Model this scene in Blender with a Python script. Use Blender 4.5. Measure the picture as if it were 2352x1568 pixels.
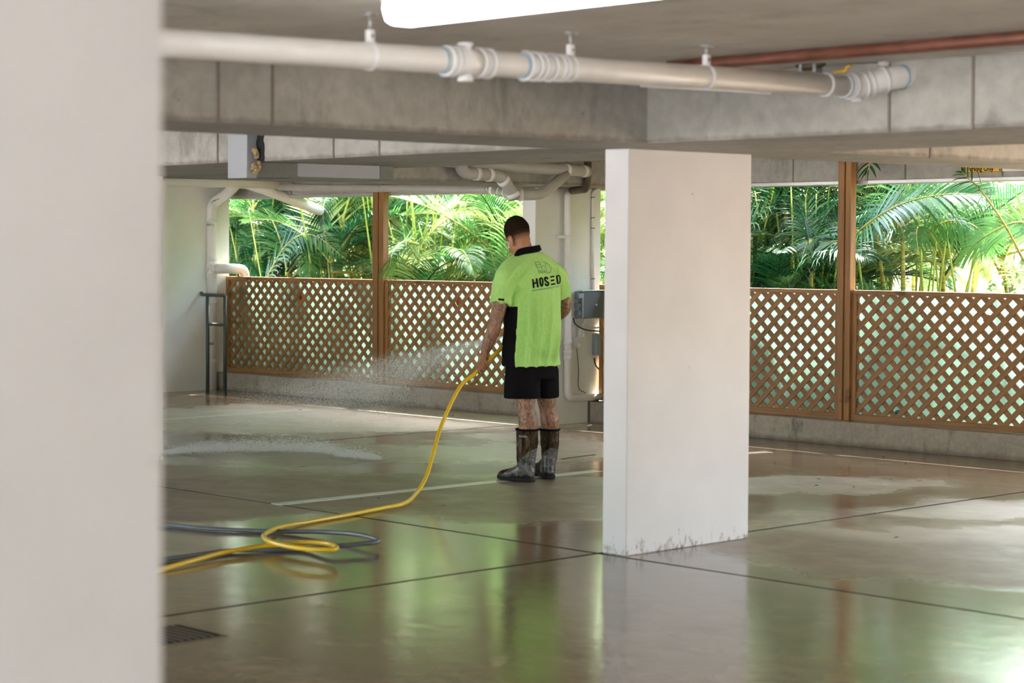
import bpy, bmesh, math, random
from mathutils import Vector, Matrix, noise
from mathutils.bvhtree import BVHTree
random.seed(7)
SC = bpy.context.scene
COL = SC.collection
for o in list(bpy.data.objects): bpy.data.objects.remove(o)

# ------------------------------------------------------------------ camera
F, CX, CY, H = 4720.09, 650.23, 713.77, 1.64
YAW, PITCH, ROLL = 0.870294, 0.0334341, -0.0016625
fw = Vector((-math.sin(YAW)*math.cos(PITCH), math.cos(YAW)*math.cos(PITCH), -math.sin(PITCH)))
r0 = Vector((math.cos(YAW), math.sin(YAW), 0)); d0 = fw.cross(r0)
RT = math.cos(ROLL)*r0 + math.sin(ROLL)*d0
DN = -math.sin(ROLL)*r0 + math.cos(ROLL)*d0
CAM = Vector((0, 0, H))
cd = bpy.data.cameras.new('camera'); cam = bpy.data.objects.new('camera', cd); COL.objects.link(cam)
m = Matrix((RT, -DN, -fw)).transposed().to_4x4(); m.translation = CAM
cam.matrix_world = m
cd.sensor_width = 36; cd.lens = F/2352*36
cd.shift_x = (1176-CX)/2352; cd.shift_y = (CY-784)/2352
cd.clip_start = 0.05; cd.clip_end = 300
cd.dof.use_dof = True; cd.dof.focus_distance = 16.5; cd.dof.aperture_fstop = 2.8
SC.camera = cam
# ------------------------------------------------------------------ light
SUN_EL, SUN_AZ = math.radians(56), math.radians(-28)
w = bpy.data.worlds.new('world'); SC.world = w; w.use_nodes = True
wn = w.node_tree.nodes; bgn = wn['Background']
sky = wn.new('ShaderNodeTexSky'); sky.sky_type = 'NISHITA'; sky.sun_disc = False
sky.sun_elevation = SUN_EL; sky.sun_rotation = SUN_AZ; sky.air_density = 1.0; sky.dust_density = 3.5; sky.ozone_density = 0.6
w.node_tree.links.new(sky.outputs[0], bgn.inputs[0]); bgn.inputs[1].default_value = 0.75
sd = bpy.data.lights.new('sun', 'SUN'); sd.energy = 21; sd.angle = math.radians(2); sd.color = (1, .95, .84)
so = bpy.data.objects.new('sun', sd); COL.objects.link(so)
sdir = Vector((math.sin(SUN_AZ)*math.cos(SUN_EL), math.cos(SUN_AZ)*math.cos(SUN_EL), math.sin(SUN_EL)))
so.rotation_euler = (-sdir).to_track_quat('-Z', 'Y').to_euler(); so.location = (0, 30, 30)
SC.view_settings.view_transform = 'Standard'; SC.view_settings.look = 'None'
SC.view_settings.gamma = 1; SC.view_settings.use_curve_mapping = False
SC.view_settings.exposure = 1.84

# ------------------------------------------------------------------ pixel helpers (pixel of the photograph -> point on a real plane)
def ray(x, y): return RT*((x-CX)/F) + DN*((y-CY)/F) + fw
def pz(x, y, z=0.0):
    v = ray(x, y); return CAM + v*((z-H)/v.z)
def pa(x, y, ax, val):
    v = ray(x, y); return CAM + v*((val-CAM[ax])/v[ax])
def pd(x, y, d): return CAM + ray(x, y)*d
def px(P):
    v = Vector(P)-CAM; return v.dot(RT)/v.dot(fw)*F+CX, v.dot(DN)/v.dot(fw)*F+CY

def onaxis(A, B, x, lo=-1.0, hi=2.0):
    f0 = px(A+(B-A)*lo)[0] < px(A+(B-A)*hi)[0]
    for _ in range(50):
        k = (lo+hi)/2
        if (px(A+(B-A)*k)[0] < x) == f0: lo = k
        else: hi = k
    return A+(B-A)*lo

# ------------------------------------------------------------------ object helpers
def thing(name, label, cat, loc=(0, 0, 0), group=None):
    o = bpy.data.objects.new(name, None); COL.objects.link(o); o.location = loc
    o.empty_display_size = .1; o['label'] = label; o['category'] = cat
    if group: o['group'] = group
    return o
def tag(o, label, cat, group=None, kind=None):
    o['label'] = label; o['category'] = cat
    if group: o['group'] = group
    if kind: o['kind'] = kind
    return o
def wloc(o):
    v = Vector((0, 0, 0))
    while o: v = v+o.location; o = o.parent
    return v
def link(name, me, mat, parent=None, loc=None):
    """me is in world coordinates; the object gets its origin at loc (or at the parent's)."""
    base = wloc(parent) if parent else Vector((0, 0, 0))
    off = Vector(loc) if loc is not None else base
    if off.length: me.transform(Matrix.Translation(-off))
    o = bpy.data.objects.new(name, me); COL.objects.link(o)
    if mat:
        for q in (mat if isinstance(mat, (list, tuple)) else [mat]): me.materials.append(q)
    if parent: o.parent = parent
    o.location = off-base
    return o
def bm2(name, bm, mat, parent=None, smooth=False, loc=None):
    me = bpy.data.meshes.new(name); bm.normal_update(); bm.to_mesh(me); bm.free()
    if smooth: me.polygons.foreach_set('use_smooth', [True]*len(me.polygons))
    return link(name, me, mat, parent, loc)
def struct(o, kind='structure'): o['kind'] = kind; return o
def add_box(bm, lo, hi, bev=0):
    g = bmesh.ops.create_cube(bm, size=1)
    lo, hi = Vector(lo), Vector(hi)
    for v in g['verts']: v.co = Vector([lo[i]+(v.co[i]+.5)*(hi[i]-lo[i]) for i in range(3)])
    if bev:
        es = list({e for v in g['verts'] for e in v.link_edges})
        bmesh.ops.bevel(bm, geom=es, offset=bev, segments=2, affect='EDGES', profile=.5)
def box(name, lo, hi, mat, parent=None, bev=0, loc=None):
    bm = bmesh.new(); add_box(bm, lo, hi, bev); return bm2(name, bm, mat, parent, False, loc)
def frames(pts):
    out = []; n = len(pts); up = None
    for i in range(n):
        t = (pts[min(i+1, n-1)]-pts[max(i-1, 0)]).normalized()
        if up is None:
            a = Vector((0, 0, 1)) if abs(t.z) < .9 else Vector((1, 0, 0))
            up = (a-t*a.dot(t)).normalized()
        else: up = (up-t*up.dot(t)).normalized()
        out.append((t, up, t.cross(up)))
    return out
def add_tube(bm, pts, r, seg=12, caps=True, sq=1.0):
    pts = [Vector(p) for p in pts]; fr = frames(pts); rings = []
    if not isinstance(r, (list, tuple)): r = [r]*len(pts)
    for p, (t, u, v), rr in zip(pts, fr, r):
        rings.append([bm.verts.new(p+(u*math.cos(a)+v*math.sin(a)*sq)*rr) for a in [2*math.pi*k/seg for k in range(seg)]])
    for A, B in zip(rings, rings[1:]):
        for k in range(seg): bm.faces.new((A[k], A[(k+1) % seg], B[(k+1) % seg], B[k]))
    if caps:
        bm.faces.new(rings[0][::-1]); bm.faces.new(rings[-1])
def tube(name, pts, r, mat, parent=None, seg=14, loc=None):
    bm = bmesh.new(); add_tube(bm, pts, r, seg); o = bm2(name, bm, mat, parent, True, loc)
    return o
def bend(pts, rad, n=6):
    """round the corners of a polyline"""
    pts = [Vector(p) for p in pts]; out = [pts[0]]
    for a, b, c in zip(pts, pts[1:], pts[2:]):
        ra = min(rad, (b-a).length*.49, (c-b).length*.49)
        p, q = b+(a-b).normalized()*ra, b+(c-b).normalized()*ra
        for i in range(n+1):
            t = i/n; out.append(p*(1-t)**2+b*2*t*(1-t)+q*t*t)
    out.append(pts[-1]); return out
def spline(pts, n=8):
    pts = [Vector(p) for p in pts]; P = [pts[0]*2-pts[1]]+pts+[pts[-1]*2-pts[-2]]; out = []
    for i in range(1, len(P)-2):
        a, b, c, d = P[i-1:i+3]
        for k in range(n):
            t = k/n; out.append(.5*((2*b)+(c-a)*t+(2*a-5*b+4*c-d)*t*t+(3*b-a-3*c+d)*t**3))
    out.append(pts[-1]); return out
def add_ell(bm, c, r, rot=None, seg=20):
    g = bmesh.ops.create_uvsphere(bm, u_segments=seg, v_segments=seg//2+2, radius=1)
    for v in g['verts']:
        p = Vector((v.co.x*r[0], v.co.y*r[1], v.co.z*r[2]))
        if rot is not None: p = rot @ p
        v.co = p+Vector(c)

# ------------------------------------------------------------------ materials
def newmat(name):
    M = bpy.data.materials.new(name); M.use_nodes = True
    return M, M.node_tree.nodes, M.node_tree.links, M.node_tree.nodes['Principled BSDF']
class NT:
    def __init__(s, M): s.n = M.node_tree.nodes; s.l = M.node_tree.links
    def co(s, sc=(1, 1, 1), rot=(0, 0, 0), loc=(0, 0, 0)):
        t = s.n.new('ShaderNodeTexCoord'); mp = s.n.new('ShaderNodeMapping')
        mp.inputs['Scale'].default_value = sc; mp.inputs['Rotation'].default_value = rot; mp.inputs['Location'].default_value = loc
        s.l.new(t.outputs['Object'], mp.inputs[0]); return mp.outputs[0]
    def noise(s, v, scale, detail=4, rough=.6, dist=0):
        t = s.n.new('ShaderNodeTexNoise'); s.l.new(v, t.inputs['Vector'])
        for k, x in (('Scale', scale), ('Detail', detail), ('Roughness', rough), ('Distortion', dist)): t.inputs[k].default_value = x
        return t.outputs['Fac']
    def voro(s, v, scale, feat='F1'):
        t = s.n.new('ShaderNodeTexVoronoi'); t.feature = feat; s.l.new(v, t.inputs['Vector']); t.inputs['Scale'].default_value = scale
        return t.outputs['Distance']
    def ramp(s, f, *st):
        t = s.n.new('ShaderNodeValToRGB'); e = t.color_ramp.elements
        while len(e) < len(st): e.new(.5)
        for el, (p, c) in zip(e, st):
            el.position = p; el.color = (c if isinstance(c, tuple) else (c, c, c))+(1,)
        s.l.new(f, t.inputs[0]); return t.outputs[0]
    def mix(s, f, a, b, mode='MIX'):
        t = s.n.new('ShaderNodeMix'); t.data_type = 'RGBA'; t.blend_type = mode
        for i, x in ((0, f), (6, a), (7, b)):
            if isinstance(x, (int, float)): t.inputs[i].default_value = x if i == 0 else (x, x, x, 1)
            elif isinstance(x, tuple): t.inputs[i].default_value = x+(1,)
            else: s.l.new(x, t.inputs[i])
        return t.outputs[2]
    def math(s, op, a, b=0.0, c=None):
        t = s.n.new('ShaderNodeMath'); t.operation = op
        for i, x in enumerate((a, b) if c is None else (a, b, c)):
            if isinstance(x, (int, float)): t.inputs[i].default_value = x
            else: s.l.new(x, t.inputs[i])
        return t.outputs[0]
    def bump(s, h, st=.2, d=.01):
        t = s.n.new('ShaderNodeBump'); t.inputs['Strength'].default_value = st; t.inputs['Distance'].default_value = d
        s.l.new(h, t.inputs['Height']); return t.outputs[0]
def plain(name, c, rough=.5, metal=0, var=.12, scale=30, bump=0.0, coat=0):
    M, n, l, b = newmat(name); t = NT(M)
    f = t.noise(t.co(), scale, 5)
    cc = t.ramp(f, (.25, tuple(x*(1-var) for x in c)), (.75, tuple(min(1, x*(1+var)) for x in c)))
    l.new(cc, b.inputs['Base Color']); b.inputs['Roughness'].default_value = rough; b.inputs['Metallic'].default_value = metal
    if coat: b.inputs['Coat Weight'].default_value = coat
    if bump: l.new(t.bump(f, bump, .005), b.inputs['Normal'])
    return M
def concrete(name, c, dark=.55, stain=.5, sc=1.0, bumpy=.3, tint=None, edge=None):
    M, n, l, b = newmat(name); t = NT(M); v = t.co()
    big = t.noise(v, .9*sc, 5, .6, .6); fine = t.noise(v, 14*sc, 6, .65); st = t.noise(t.co((1.2, 1.2, .45)), 3.2*sc, 5, .7, .3)
    col = t.ramp(big, (.3, tuple(x*.80 for x in c)), (.7, tuple(min(1, x*1.12) for x in c)))
    col = t.mix(t.math('MULTIPLY', t.ramp(st, (.56, 0.0), (.72, 1.0)), stain), col, tuple(x*dark for x in (tint or c)))
    pits = t.ramp(t.voro(v, 9*sc), (.03, 1.0), (.09, 0.0)); pm = t.ramp(t.noise(v, 2.1*sc, 3), (.5, 0.0), (.62, 1.0))
    col = t.mix(t.math('MULTIPLY', t.math('MULTIPLY', pits, pm), .6), col, tuple(x*.35 for x in c))
    col = t.mix(.35, col, t.ramp(fine, (.3, .35), (.7, .75)), 'OVERLAY')
    if edge:
        tc_ = n.new('ShaderNodeTexCoord'); sx_ = n.new('ShaderNodeSeparateXYZ'); l.new(tc_.outputs['Object'], sx_.inputs[0])
        zz = t.math('SUBTRACT', sx_.outputs[2], edge[0]); zz = t.math('ADD', zz, t.math('MULTIPLY', t.math('SUBTRACT', t.noise(v, 7, 4, .7), .5), edge[1]*1.6))
        zf = n.new('ShaderNodeMapRange'); l.new(zz, zf.inputs[0]); zf.inputs[1].default_value = 0; zf.inputs[2].default_value = edge[1]; zf.inputs[3].default_value = .8; zf.inputs[4].default_value = 0
        ge_ = n.new('ShaderNodeNewGeometry'); sn_ = n.new('ShaderNodeSeparateXYZ'); l.new(ge_.outputs['Normal'], sn_.inputs[0]); up_ = t.math('SUBTRACT', 1.0, t.math('ABSOLUTE', sn_.outputs[2]))
        col = t.mix(t.math('MULTIPLY', zf.outputs[0], up_), col, tuple(x*y for x, y in zip(c, (.34, .28, .22))))
    l.new(col, b.inputs['Base Color']); b.inputs['Roughness'].default_value = .8
    l.new(t.bump(fine, bumpy, .004), b.inputs['Normal'])
    return M
MAT = {}
MAT['beam'] = concrete('beam_concrete', (.375, .362, .325), .5, .75, edge=(2.131, .03))
MAT['slab'] = concrete('slab_concrete', (.76, .72, .65), .6, .7, .8)
MAT['kerb'] = concrete('kerb_concrete', (.38, .33, .27), .4, .85, 2.2, .5, edge=(0.0, .05))
MAT['paint'] = plain('white_wall_paint', (.68, .66, .655), .55, var=.03, scale=3, bump=.08)
MAT['paint_in'] = plain('old_wall_paint', (.80, .80, .75), .6, var=.05, scale=2.5, bump=.1)
MAT['pvc'] = plain('white_pvc', (.82, .79, .75), .32, var=.06, scale=6)
MAT['pvc_ring'] = plain('pvc_collar', (.80, .79, .78), .3, var=.05, scale=8)
MAT['pvc_grey'] = plain('grey_pvc', (.42, .41, .38), .4, var=.08, scale=8)
MAT['glue'] = plain('blue_solvent_cement', (.25, .45, .55), .4)
MAT['galv'] = plain('galvanised_steel', (.45, .46, .45), .4, .7, .15, 40)
MAT['copper'] = plain('painted_copper', (.20, .075, .045), .4, .2, .3, 12)
MAT['brass'] = plain('dark_brass', (.13, .10, .07), .45, .5, .3, 30)
MAT['yellow'] = plain('yellow_plastic', (.80, .47, .02), .4)
MAT['alu'] = plain('anodised_aluminium', (.55, .56, .55), .35, .5, .05)
MAT['black'] = plain('black_sealant', (.012, .012, .012), .8, var=.5, scale=25)
MAT['foam'] = plain('expanding_foam', (.45, .33, .16), .9, var=.3, scale=25, bump=.6)
MAT['duct'] = plain('grey_fire_board', (.34, .36, .38), .6, var=.05, scale=60)
MAT['duct2'] = plain('grey_green_board', (.16, .17, .15), .7, var=.15, scale=20)
MAT['steel'] = plain('grey_green_painted_steel', (.065, .085, .075), .5, var=.2)
MAT['line'] = plain('worn_line_paint', (.66, .68, .60), .35, var=.18, scale=12)
MAT['bluebox'] = plain('blue_grey_plastic', (.30, .34, .36), .4)
MAT['cable'] = plain('dark_cable', (.04, .035, .03), .5)
MAT['brownwire'] = plain('brown_wire', (.18, .10, .06), .5)
MAT['brick'] = concrete('stained_block', (.14, .10, .075), .5, .7, 3)
MAT['sign_y'] = plain('yellow_sign_face', (.85, .50, .02), .4, var=.03)
MAT['sign_k'] = plain('sign_black', (.012, .012, .012), .5)
MAT['sign_w'] = plain('white_sign_face', (.75, .75, .73), .4, var=.03)
MAT['red'] = plain('red_sticker', (.75, .06, .03), .4)
MAT['blue'] = plain('blue_sticker', (.03, .30, .45), .4)
MAT['hose_y'] = plain('yellow_hose_rubber', (.78, .50, .015), .3, var=.06, scale=15)
MAT['hose_g'] = plain('grey_hose_rubber', (.13, .14, .155), .35, var=.25, scale=18)
MAT['soil'] = plain('garden_soil', (.16, .12, .08), .95, var=.4, scale=5, bump=.5)
MAT['lawn'] = plain('pale_sunlit_concrete', (.60, .59, .58), .95, var=.2, scale=3)
M, n, l, b = newmat('tube_diffuser'); b.inputs['Base Color'].default_value = (.9, .9, .9, 1)
b.inputs['Emission Color'].default_value = (.93, .96, 1, 1); b.inputs['Emission Strength'].default_value = 2.2; MAT['lamp'] = M

def wood(name, c, ang):
    M, n, l, b = newmat(name); t = NT(M)
    v = t.co((1, 1, 1), (0, ang, 0)); sep = t.n.new('ShaderNodeMapping'); sep.inputs['Scale'].default_value = (1.5, 25, 40)
    l.new(v, sep.inputs[0]); g = t.noise(sep.outputs[0], 1.6, 6, .65, .5)
    k = t.noise(t.co((1, 1, 1), (0, 0, 0), (3, 1, 2)), 4.5, 2)
    oi = t.n.new('ShaderNodeObjectInfo')
    col = t.ramp(g, (.25, tuple(x*.50 for x in c)), (.5, c), (.8, tuple(x*1.5 for x in c)))
    col = t.mix(t.ramp(k, (.66, 0.0), (.72, .75)), col, tuple(x*.25 for x in c))
    col = t.mix(t.math('MULTIPLY', oi.outputs['Random'], .45), col, tuple(x*.55 for x in c))
    l.new(col, b.inputs['Base Color']); b.inputs['Roughness'].default_value = .55; l.new(t.bump(g, .25, .003), b.inputs['Normal'])
    return M
WC = (.34, .165, .052)
MAT['wood_a'] = wood('lattice_wood_rising', WC, math.radians(45))
MAT['wood_b'] = wood('lattice_wood_falling', WC, math.radians(-45))
MAT['wood_h'] = wood('rail_wood', WC, 0)
MAT['wood_v'] = wood('post_wood', (.35, .17, .055), math.radians(90))

# frosted sheet behind the lattice
M, n, l, b = newmat('frosted_sheet'); t = NT(M)
tr = n.new('ShaderNodeBsdfTranslucent'); tr.inputs[0].default_value = (.22, .285, .26, 1)
tp = n.new('ShaderNodeBsdfTransparent'); tp.inputs[0].default_value = (.5, .64, .57, 1)
gl = n.new('ShaderNodeBsdfGlossy'); gl.inputs['Roughness'].default_value = .25
m1 = n.new('ShaderNodeMixShader'); m1.inputs[0].default_value = .13; l.new(tr.outputs[0], m1.inputs[1]); l.new(tp.outputs[0], m1.inputs[2])
m2 = n.new('ShaderNodeMixShader'); m2.inputs[0].default_value = .05; l.new(m1.outputs[0], m2.inputs[1]); l.new(gl.outputs[0], m2.inputs[2])
l.new(m2.outputs[0], n['Material Output'].inputs[0]); MAT['frost'] = M

# smoked clear plastic of the meter cover
M, n, l, b = newmat('smoked_plastic'); b.inputs['Base Color'].default_value = (.22, .25, .25, 1); b.inputs['Roughness'].default_value = .2
b.inputs['Alpha'].default_value = .75; MAT['smoke'] = M

# floor
M, n, l, b = newmat('wet_concrete_floor'); t = NT(M); v = t.co()
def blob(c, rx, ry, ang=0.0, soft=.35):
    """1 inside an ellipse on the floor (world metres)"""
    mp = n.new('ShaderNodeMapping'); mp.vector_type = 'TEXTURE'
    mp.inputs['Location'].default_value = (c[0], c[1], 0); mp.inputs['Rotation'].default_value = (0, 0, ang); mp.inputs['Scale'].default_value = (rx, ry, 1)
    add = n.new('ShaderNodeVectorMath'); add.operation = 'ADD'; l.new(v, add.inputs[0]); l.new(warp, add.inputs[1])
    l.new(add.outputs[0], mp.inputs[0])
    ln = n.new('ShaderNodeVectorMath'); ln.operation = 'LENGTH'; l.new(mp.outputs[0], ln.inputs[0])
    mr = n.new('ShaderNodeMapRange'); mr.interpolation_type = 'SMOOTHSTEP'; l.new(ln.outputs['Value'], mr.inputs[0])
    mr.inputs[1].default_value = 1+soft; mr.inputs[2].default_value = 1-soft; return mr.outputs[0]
wt = n.new('ShaderNodeTexNoise'); wt.inputs['Scale'].default_value = 1.1; wt.inputs['Detail'].default_value = 5; l.new(v, wt.inputs['Vector'])
ws = n.new('ShaderNodeVectorMath'); ws.operation = 'SUBTRACT'; l.new(wt.outputs['Color'], ws.inputs[0]); ws.inputs[1].default_value = (.5, .5, .5)
wm = n.new('ShaderNodeVectorMath'); wm.operation = 'MULTIPLY'; l.new(ws.outputs[0], wm.inputs[0]); wm.inputs[1].default_value = (1.6, 1.6, 0)
warp = wm.outputs[0]
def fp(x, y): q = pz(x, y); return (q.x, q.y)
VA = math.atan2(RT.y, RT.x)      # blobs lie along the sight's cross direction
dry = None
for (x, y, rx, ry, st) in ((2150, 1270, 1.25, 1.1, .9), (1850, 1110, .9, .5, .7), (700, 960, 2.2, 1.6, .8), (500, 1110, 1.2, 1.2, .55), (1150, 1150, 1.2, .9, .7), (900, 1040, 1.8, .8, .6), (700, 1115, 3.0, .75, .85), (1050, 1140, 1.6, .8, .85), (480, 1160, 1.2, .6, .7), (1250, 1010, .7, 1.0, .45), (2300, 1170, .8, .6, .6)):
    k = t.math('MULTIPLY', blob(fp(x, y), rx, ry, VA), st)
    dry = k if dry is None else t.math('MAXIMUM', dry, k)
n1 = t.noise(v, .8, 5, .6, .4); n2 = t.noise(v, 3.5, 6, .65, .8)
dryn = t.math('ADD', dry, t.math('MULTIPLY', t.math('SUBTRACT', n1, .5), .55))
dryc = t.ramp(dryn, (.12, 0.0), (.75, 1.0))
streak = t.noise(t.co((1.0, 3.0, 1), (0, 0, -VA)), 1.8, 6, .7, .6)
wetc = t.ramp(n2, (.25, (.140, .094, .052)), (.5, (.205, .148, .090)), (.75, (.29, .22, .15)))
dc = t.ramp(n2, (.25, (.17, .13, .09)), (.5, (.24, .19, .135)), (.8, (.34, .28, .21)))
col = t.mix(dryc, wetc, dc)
pale = t.math('MAXIMUM', blob(fp(720, 965), 3.2, 1.5, VA), t.math('MULTIPLY', blob(fp(1150, 1030), 1.2, 1.3, VA), .6))  # pale dry concrete, with window light and spray haze painted into the tone
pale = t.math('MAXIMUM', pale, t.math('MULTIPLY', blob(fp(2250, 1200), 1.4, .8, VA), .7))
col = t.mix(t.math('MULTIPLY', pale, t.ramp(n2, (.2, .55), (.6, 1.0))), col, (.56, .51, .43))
film = t.ramp(streak, (.58, 0.0), (.74, .45))
col = t.mix(film, col, (.36, .32, .25))
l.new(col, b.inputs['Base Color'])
rg = t.mix(dryc, .13, .45); rg = t.mix(t.ramp(t.noise(v, 2.3, 5, .6, .3), (.5, 0.0), (.7, .5)), rg, .26)
l.new(rg, b.inputs['Roughness']); b.inputs['IOR'].default_value = 1.5
l.new(t.bump(t.math('ADD', t.noise(v, 7, 5, .6), t.math('MULTIPLY', t.noise(v, 160, 2), .12)), .10, .012), b.inputs['Normal'])
b.inputs['Coat Weight'].default_value = 0.0
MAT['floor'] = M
MAT['groove'] = plain('joint_sealant', (.02, .014, .010), 1.0, var=.3)
MAT['groove'].node_tree.nodes['Principled BSDF'].inputs['Specular IOR Level'].default_value = .05

# plants
def leafmat(name, dark, light, trans=.5):
    M, n, l, b = newmat(name); t = NT(M)
    oi = n.new('ShaderNodeObjectInfo'); nn = t.noise(t.co(), 2.5, 2)
    f = t.math('ADD', t.math('MULTIPLY', oi.outputs['Random'], .75), t.math('MULTIPLY', nn, .3))
    col = t.ramp(f, (.15, dark), (.9, light))
    l.new(col, b.inputs['Base Color']); b.inputs['Roughness'].default_value = .33; b.inputs['Specular IOR Level'].default_value = .6
    tr = n.new('ShaderNodeBsdfTranslucent'); l.new(t.mix(.5, col, light), tr.inputs[0])
    mx = n.new('ShaderNodeMixShader'); mx.inputs[0].default_value = trans; l.new(b.outputs[0], mx.inputs[1]); l.new(tr.outputs[0], mx.inputs[2])
    l.new(mx.outputs[0], n['Material Output'].inputs[0]); return M
MAT['leaf'] = leafmat('palm_leaf', (.020, .12, .030), (.14, .32, .08))
MAT['leafy'] = leafmat('yellow_green_palm_leaf', (.16, .33, .07), (.42, .50, .16))
MAT['leafd'] = leafmat('deep_green_palm_leaf', (.006, .06, .018), (.02, .13, .035), .3)
MAT['dryleaf'] = leafmat('dry_palm_leaf', (.30, .22, .13), (.50, .42, .28), .3)
MAT['shrub'] = leafmat('shrub_leaf', (.05, .2, .05), (.30, .50, .12))
M, n, l, b = newmat('palm_cane'); t = NT(M)
z = t.noise(t.co((.3, .3, 9)), 2.2, 2, .4); col = t.ramp(z, (.3, (.30, .32, .05)), (.5, (.48, .42, .07)), (.62, (.20, .16, .05)), (.7, (.42, .44, .10)))
l.new(col, b.inputs['Base Color']); b.inputs['Roughness'].default_value = .45; MAT['cane'] = M

MAT['shoot'] = plain('yellow_green_shoot', (.42, .50, .08), .4, var=.4, scale=4)

M, n, l, b = newmat('dirt_paint'); t = NT(M); v = t.co()
tc_ = n.new('ShaderNodeTexCoord'); sx_ = n.new('ShaderNodeSeparateXYZ'); l.new(tc_.outputs['Object'], sx_.inputs[0])
zf = n.new('ShaderNodeMapRange'); l.new(sx_.outputs[2], zf.inputs[0]); zf.inputs[1].default_value = 0; zf.inputs[2].default_value = .22; zf.inputs[3].default_value = .17; zf.inputs[4].default_value = -.10
sp_ = t.ramp(t.math('ADD', t.noise(t.co((1, 1, .6)), 22, 5, .7), zf.outputs[0]), (.66, 0.0), (.76, .85))
pit = t.math('MULTIPLY', t.ramp(t.voro(v, 7), (.02, 1.0), (.05, 0.0)), t.ramp(t.noise(v, 3, 2), (.55, 0.0), (.6, .7)))
col = t.mix(sp_, t.ramp(t.noise(v, 2.2, 3), (.3, (.64, .62, .615)), (.7, (.70, .68, .675))), (.20, .15, .09)); col = t.mix(pit, col, (.12, .10, .08))
l.new(col, b.inputs['Base Color']); b.inputs['Roughness'].default_value = .5; l.new(t.bump(t.noise(v, 18, 4), .12, .004), b.inputs['Normal']); MAT['paint'] = M

sb_ = MAT['sign_k'].node_tree.nodes['Principled BSDF']; sb_.inputs['Roughness'].default_value = .9; sb_.inputs['Specular IOR Level'].default_value = .1

# ================================================================== SETTING
BZ, CZ = 2.131, 2.445           # underside of the beams, of the slab
YF = 14.3                        # face of the lattice fence
XW = -17.97                      # left wall
floor = struct(box('floor', (-18.2, -8.5, -.14), (7, 14.95, -.0015), MAT['groove']))
xs = [-18.2, -12.75, -7.19, -1.7, 7]; ys = [-8.5, 2.9, 8.24, 14.5]
for i in range(4):
    for j in range(3):
        g = .015
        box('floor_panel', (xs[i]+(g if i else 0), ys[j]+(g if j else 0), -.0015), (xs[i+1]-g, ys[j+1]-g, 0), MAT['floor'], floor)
struct(box('ground', (-60, 14.95, -.5), (60, 70, -.12), MAT['soil']))
struct(box('ground', (-60, -70, -.5), (60, -8.5, -.02), MAT['lawn']))
struct(box('ground', (7, -8.5, -.5), (60, 14.95, -.02), MAT['lawn']))
struct(box('light_blocking_wall', (7, -2, 0), (7.2, 14.95, CZ), MAT['paint_in']))  # unseen wall, added to cut the light coming in from the right
struct(box('ceiling', (-18.2, -8, CZ), (7.2, 15, CZ+.25), MAT['slab']))
def beam(lo, hi, seams=()):
    o = struct(box('ceiling_beam', lo, hi, MAT['beam'], bev=.008)); return o
seamM = concrete('seam_concrete', (.20, .17, .14), .6, .3)
bx = beam((-18.0, 7.98, BZ), (7, 9.38, CZ+.02))
for k in [onaxis(Vector((-12, 7.98, 2.2)), Vector((0, 7.98, 2.2)), x, 0, 1).x for x in (2040, 2232, 499, 765, 870)]: box('form_seam', (k, 7.974, BZ), (k+.012, 7.99, CZ), seamM, bx)
by = beam((-7.33, -7.9, BZ+.0005), (-6.66, 14.4, CZ+.021))
for k in [onaxis(Vector((-6.66, 3, 2.2)), Vector((-6.66, 14, 2.2)), x, 0, 1).y for x in (497, 622, 2135)]: box('form_seam', (-6.67, k, BZ), (-6.654, k+.014, CZ), seamM, by)
b2 = beam((-12.78, -7.9, BZ+.001), (-11.93, 14.4, CZ+.022))
beam((-1.95, -6, BZ+.0015), (-1.15, 14.4, CZ+.023)) if False else None
bp = beam((-18.1, 14.36, 2.15), (7, 14.8, CZ+.024))
for k in (-10.42, -9.35, -8.5, -16.9, -14.8): box('form_seam', (k, 14.354, 2.15), (k+.012, 14.37, CZ), seamM, bp)
struct(box('trim_1', (-18.0, 14.38, 2.118), (7, 14.6, 2.15), MAT['alu'], bev=.004))
# left wall, kerb
struct(box('wall_left', (-18.2, 6.2, 0), (XW, 14.36, CZ), MAT['paint_in']))
kb = struct(box('kerb', (-18.0, 14.18, 0), (7, 14.5, .195), MAT['kerb'], bev=.008))
# columns
def column(x0, x1, y0, y1, label, mat='paint', z=BZ):
    o = box('concrete_column', (x0, y0, 0), (x1, y1, z), MAT[mat], bev=.006); return tag(o, label, 'column')
column(-7.19, -7.028, 8.275, 9.31, 'white painted blade column standing in the middle right of the car park')
column(-2.60, -2.404, .75, 1.798, 'out of focus white column filling the left edge of the view', z=CZ)
column(-12.51, -12.352, 8.2, 9.24, 'far white column peeping out beside the blurred left column')
column(-12.665, -12.505, 13.47, 14.34, 'pale column at the fence behind the man carrying pipes and boxes', 'paint_in')
column(-7.19, -7.02, 13.47, 14.34, 'white column at the fence beyond the right edge')
# paint lines
def pline(a, b_, wd, label):
    a, b_ = pz(*a), pz(*b_); d = (b_-a).normalized(); s = Vector((-d.y, d.x, 0))*wd/2
    bm = bmesh.new(); vs = [bm.verts.new(p+Vector((0, 0, zz))) for zz in (.0005, .0025) for p in (a-s, b_-s, b_+s, a+s)]
    bm.faces.new(vs[4:]); bm.faces.new(vs[:4][::-1])
    for i in range(4): bm.faces.new((vs[i], vs[(i+1) % 4], vs[4+(i+1) % 4], vs[4+i]))
    return tag(bm2('parking_line', bm, MAT['line']), label, 'line')
pline((634, 1158.5), (1372, 1081), .10, 'long pale parking line running under the man towards the column')
pline((1700, 1042), (1766, 1037.5), .10, 'short end of a pale parking line right of the middle column')
pline((330, 966.5), (715, 940.5), .11, 'faint pale parking line near the left wall')
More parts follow.
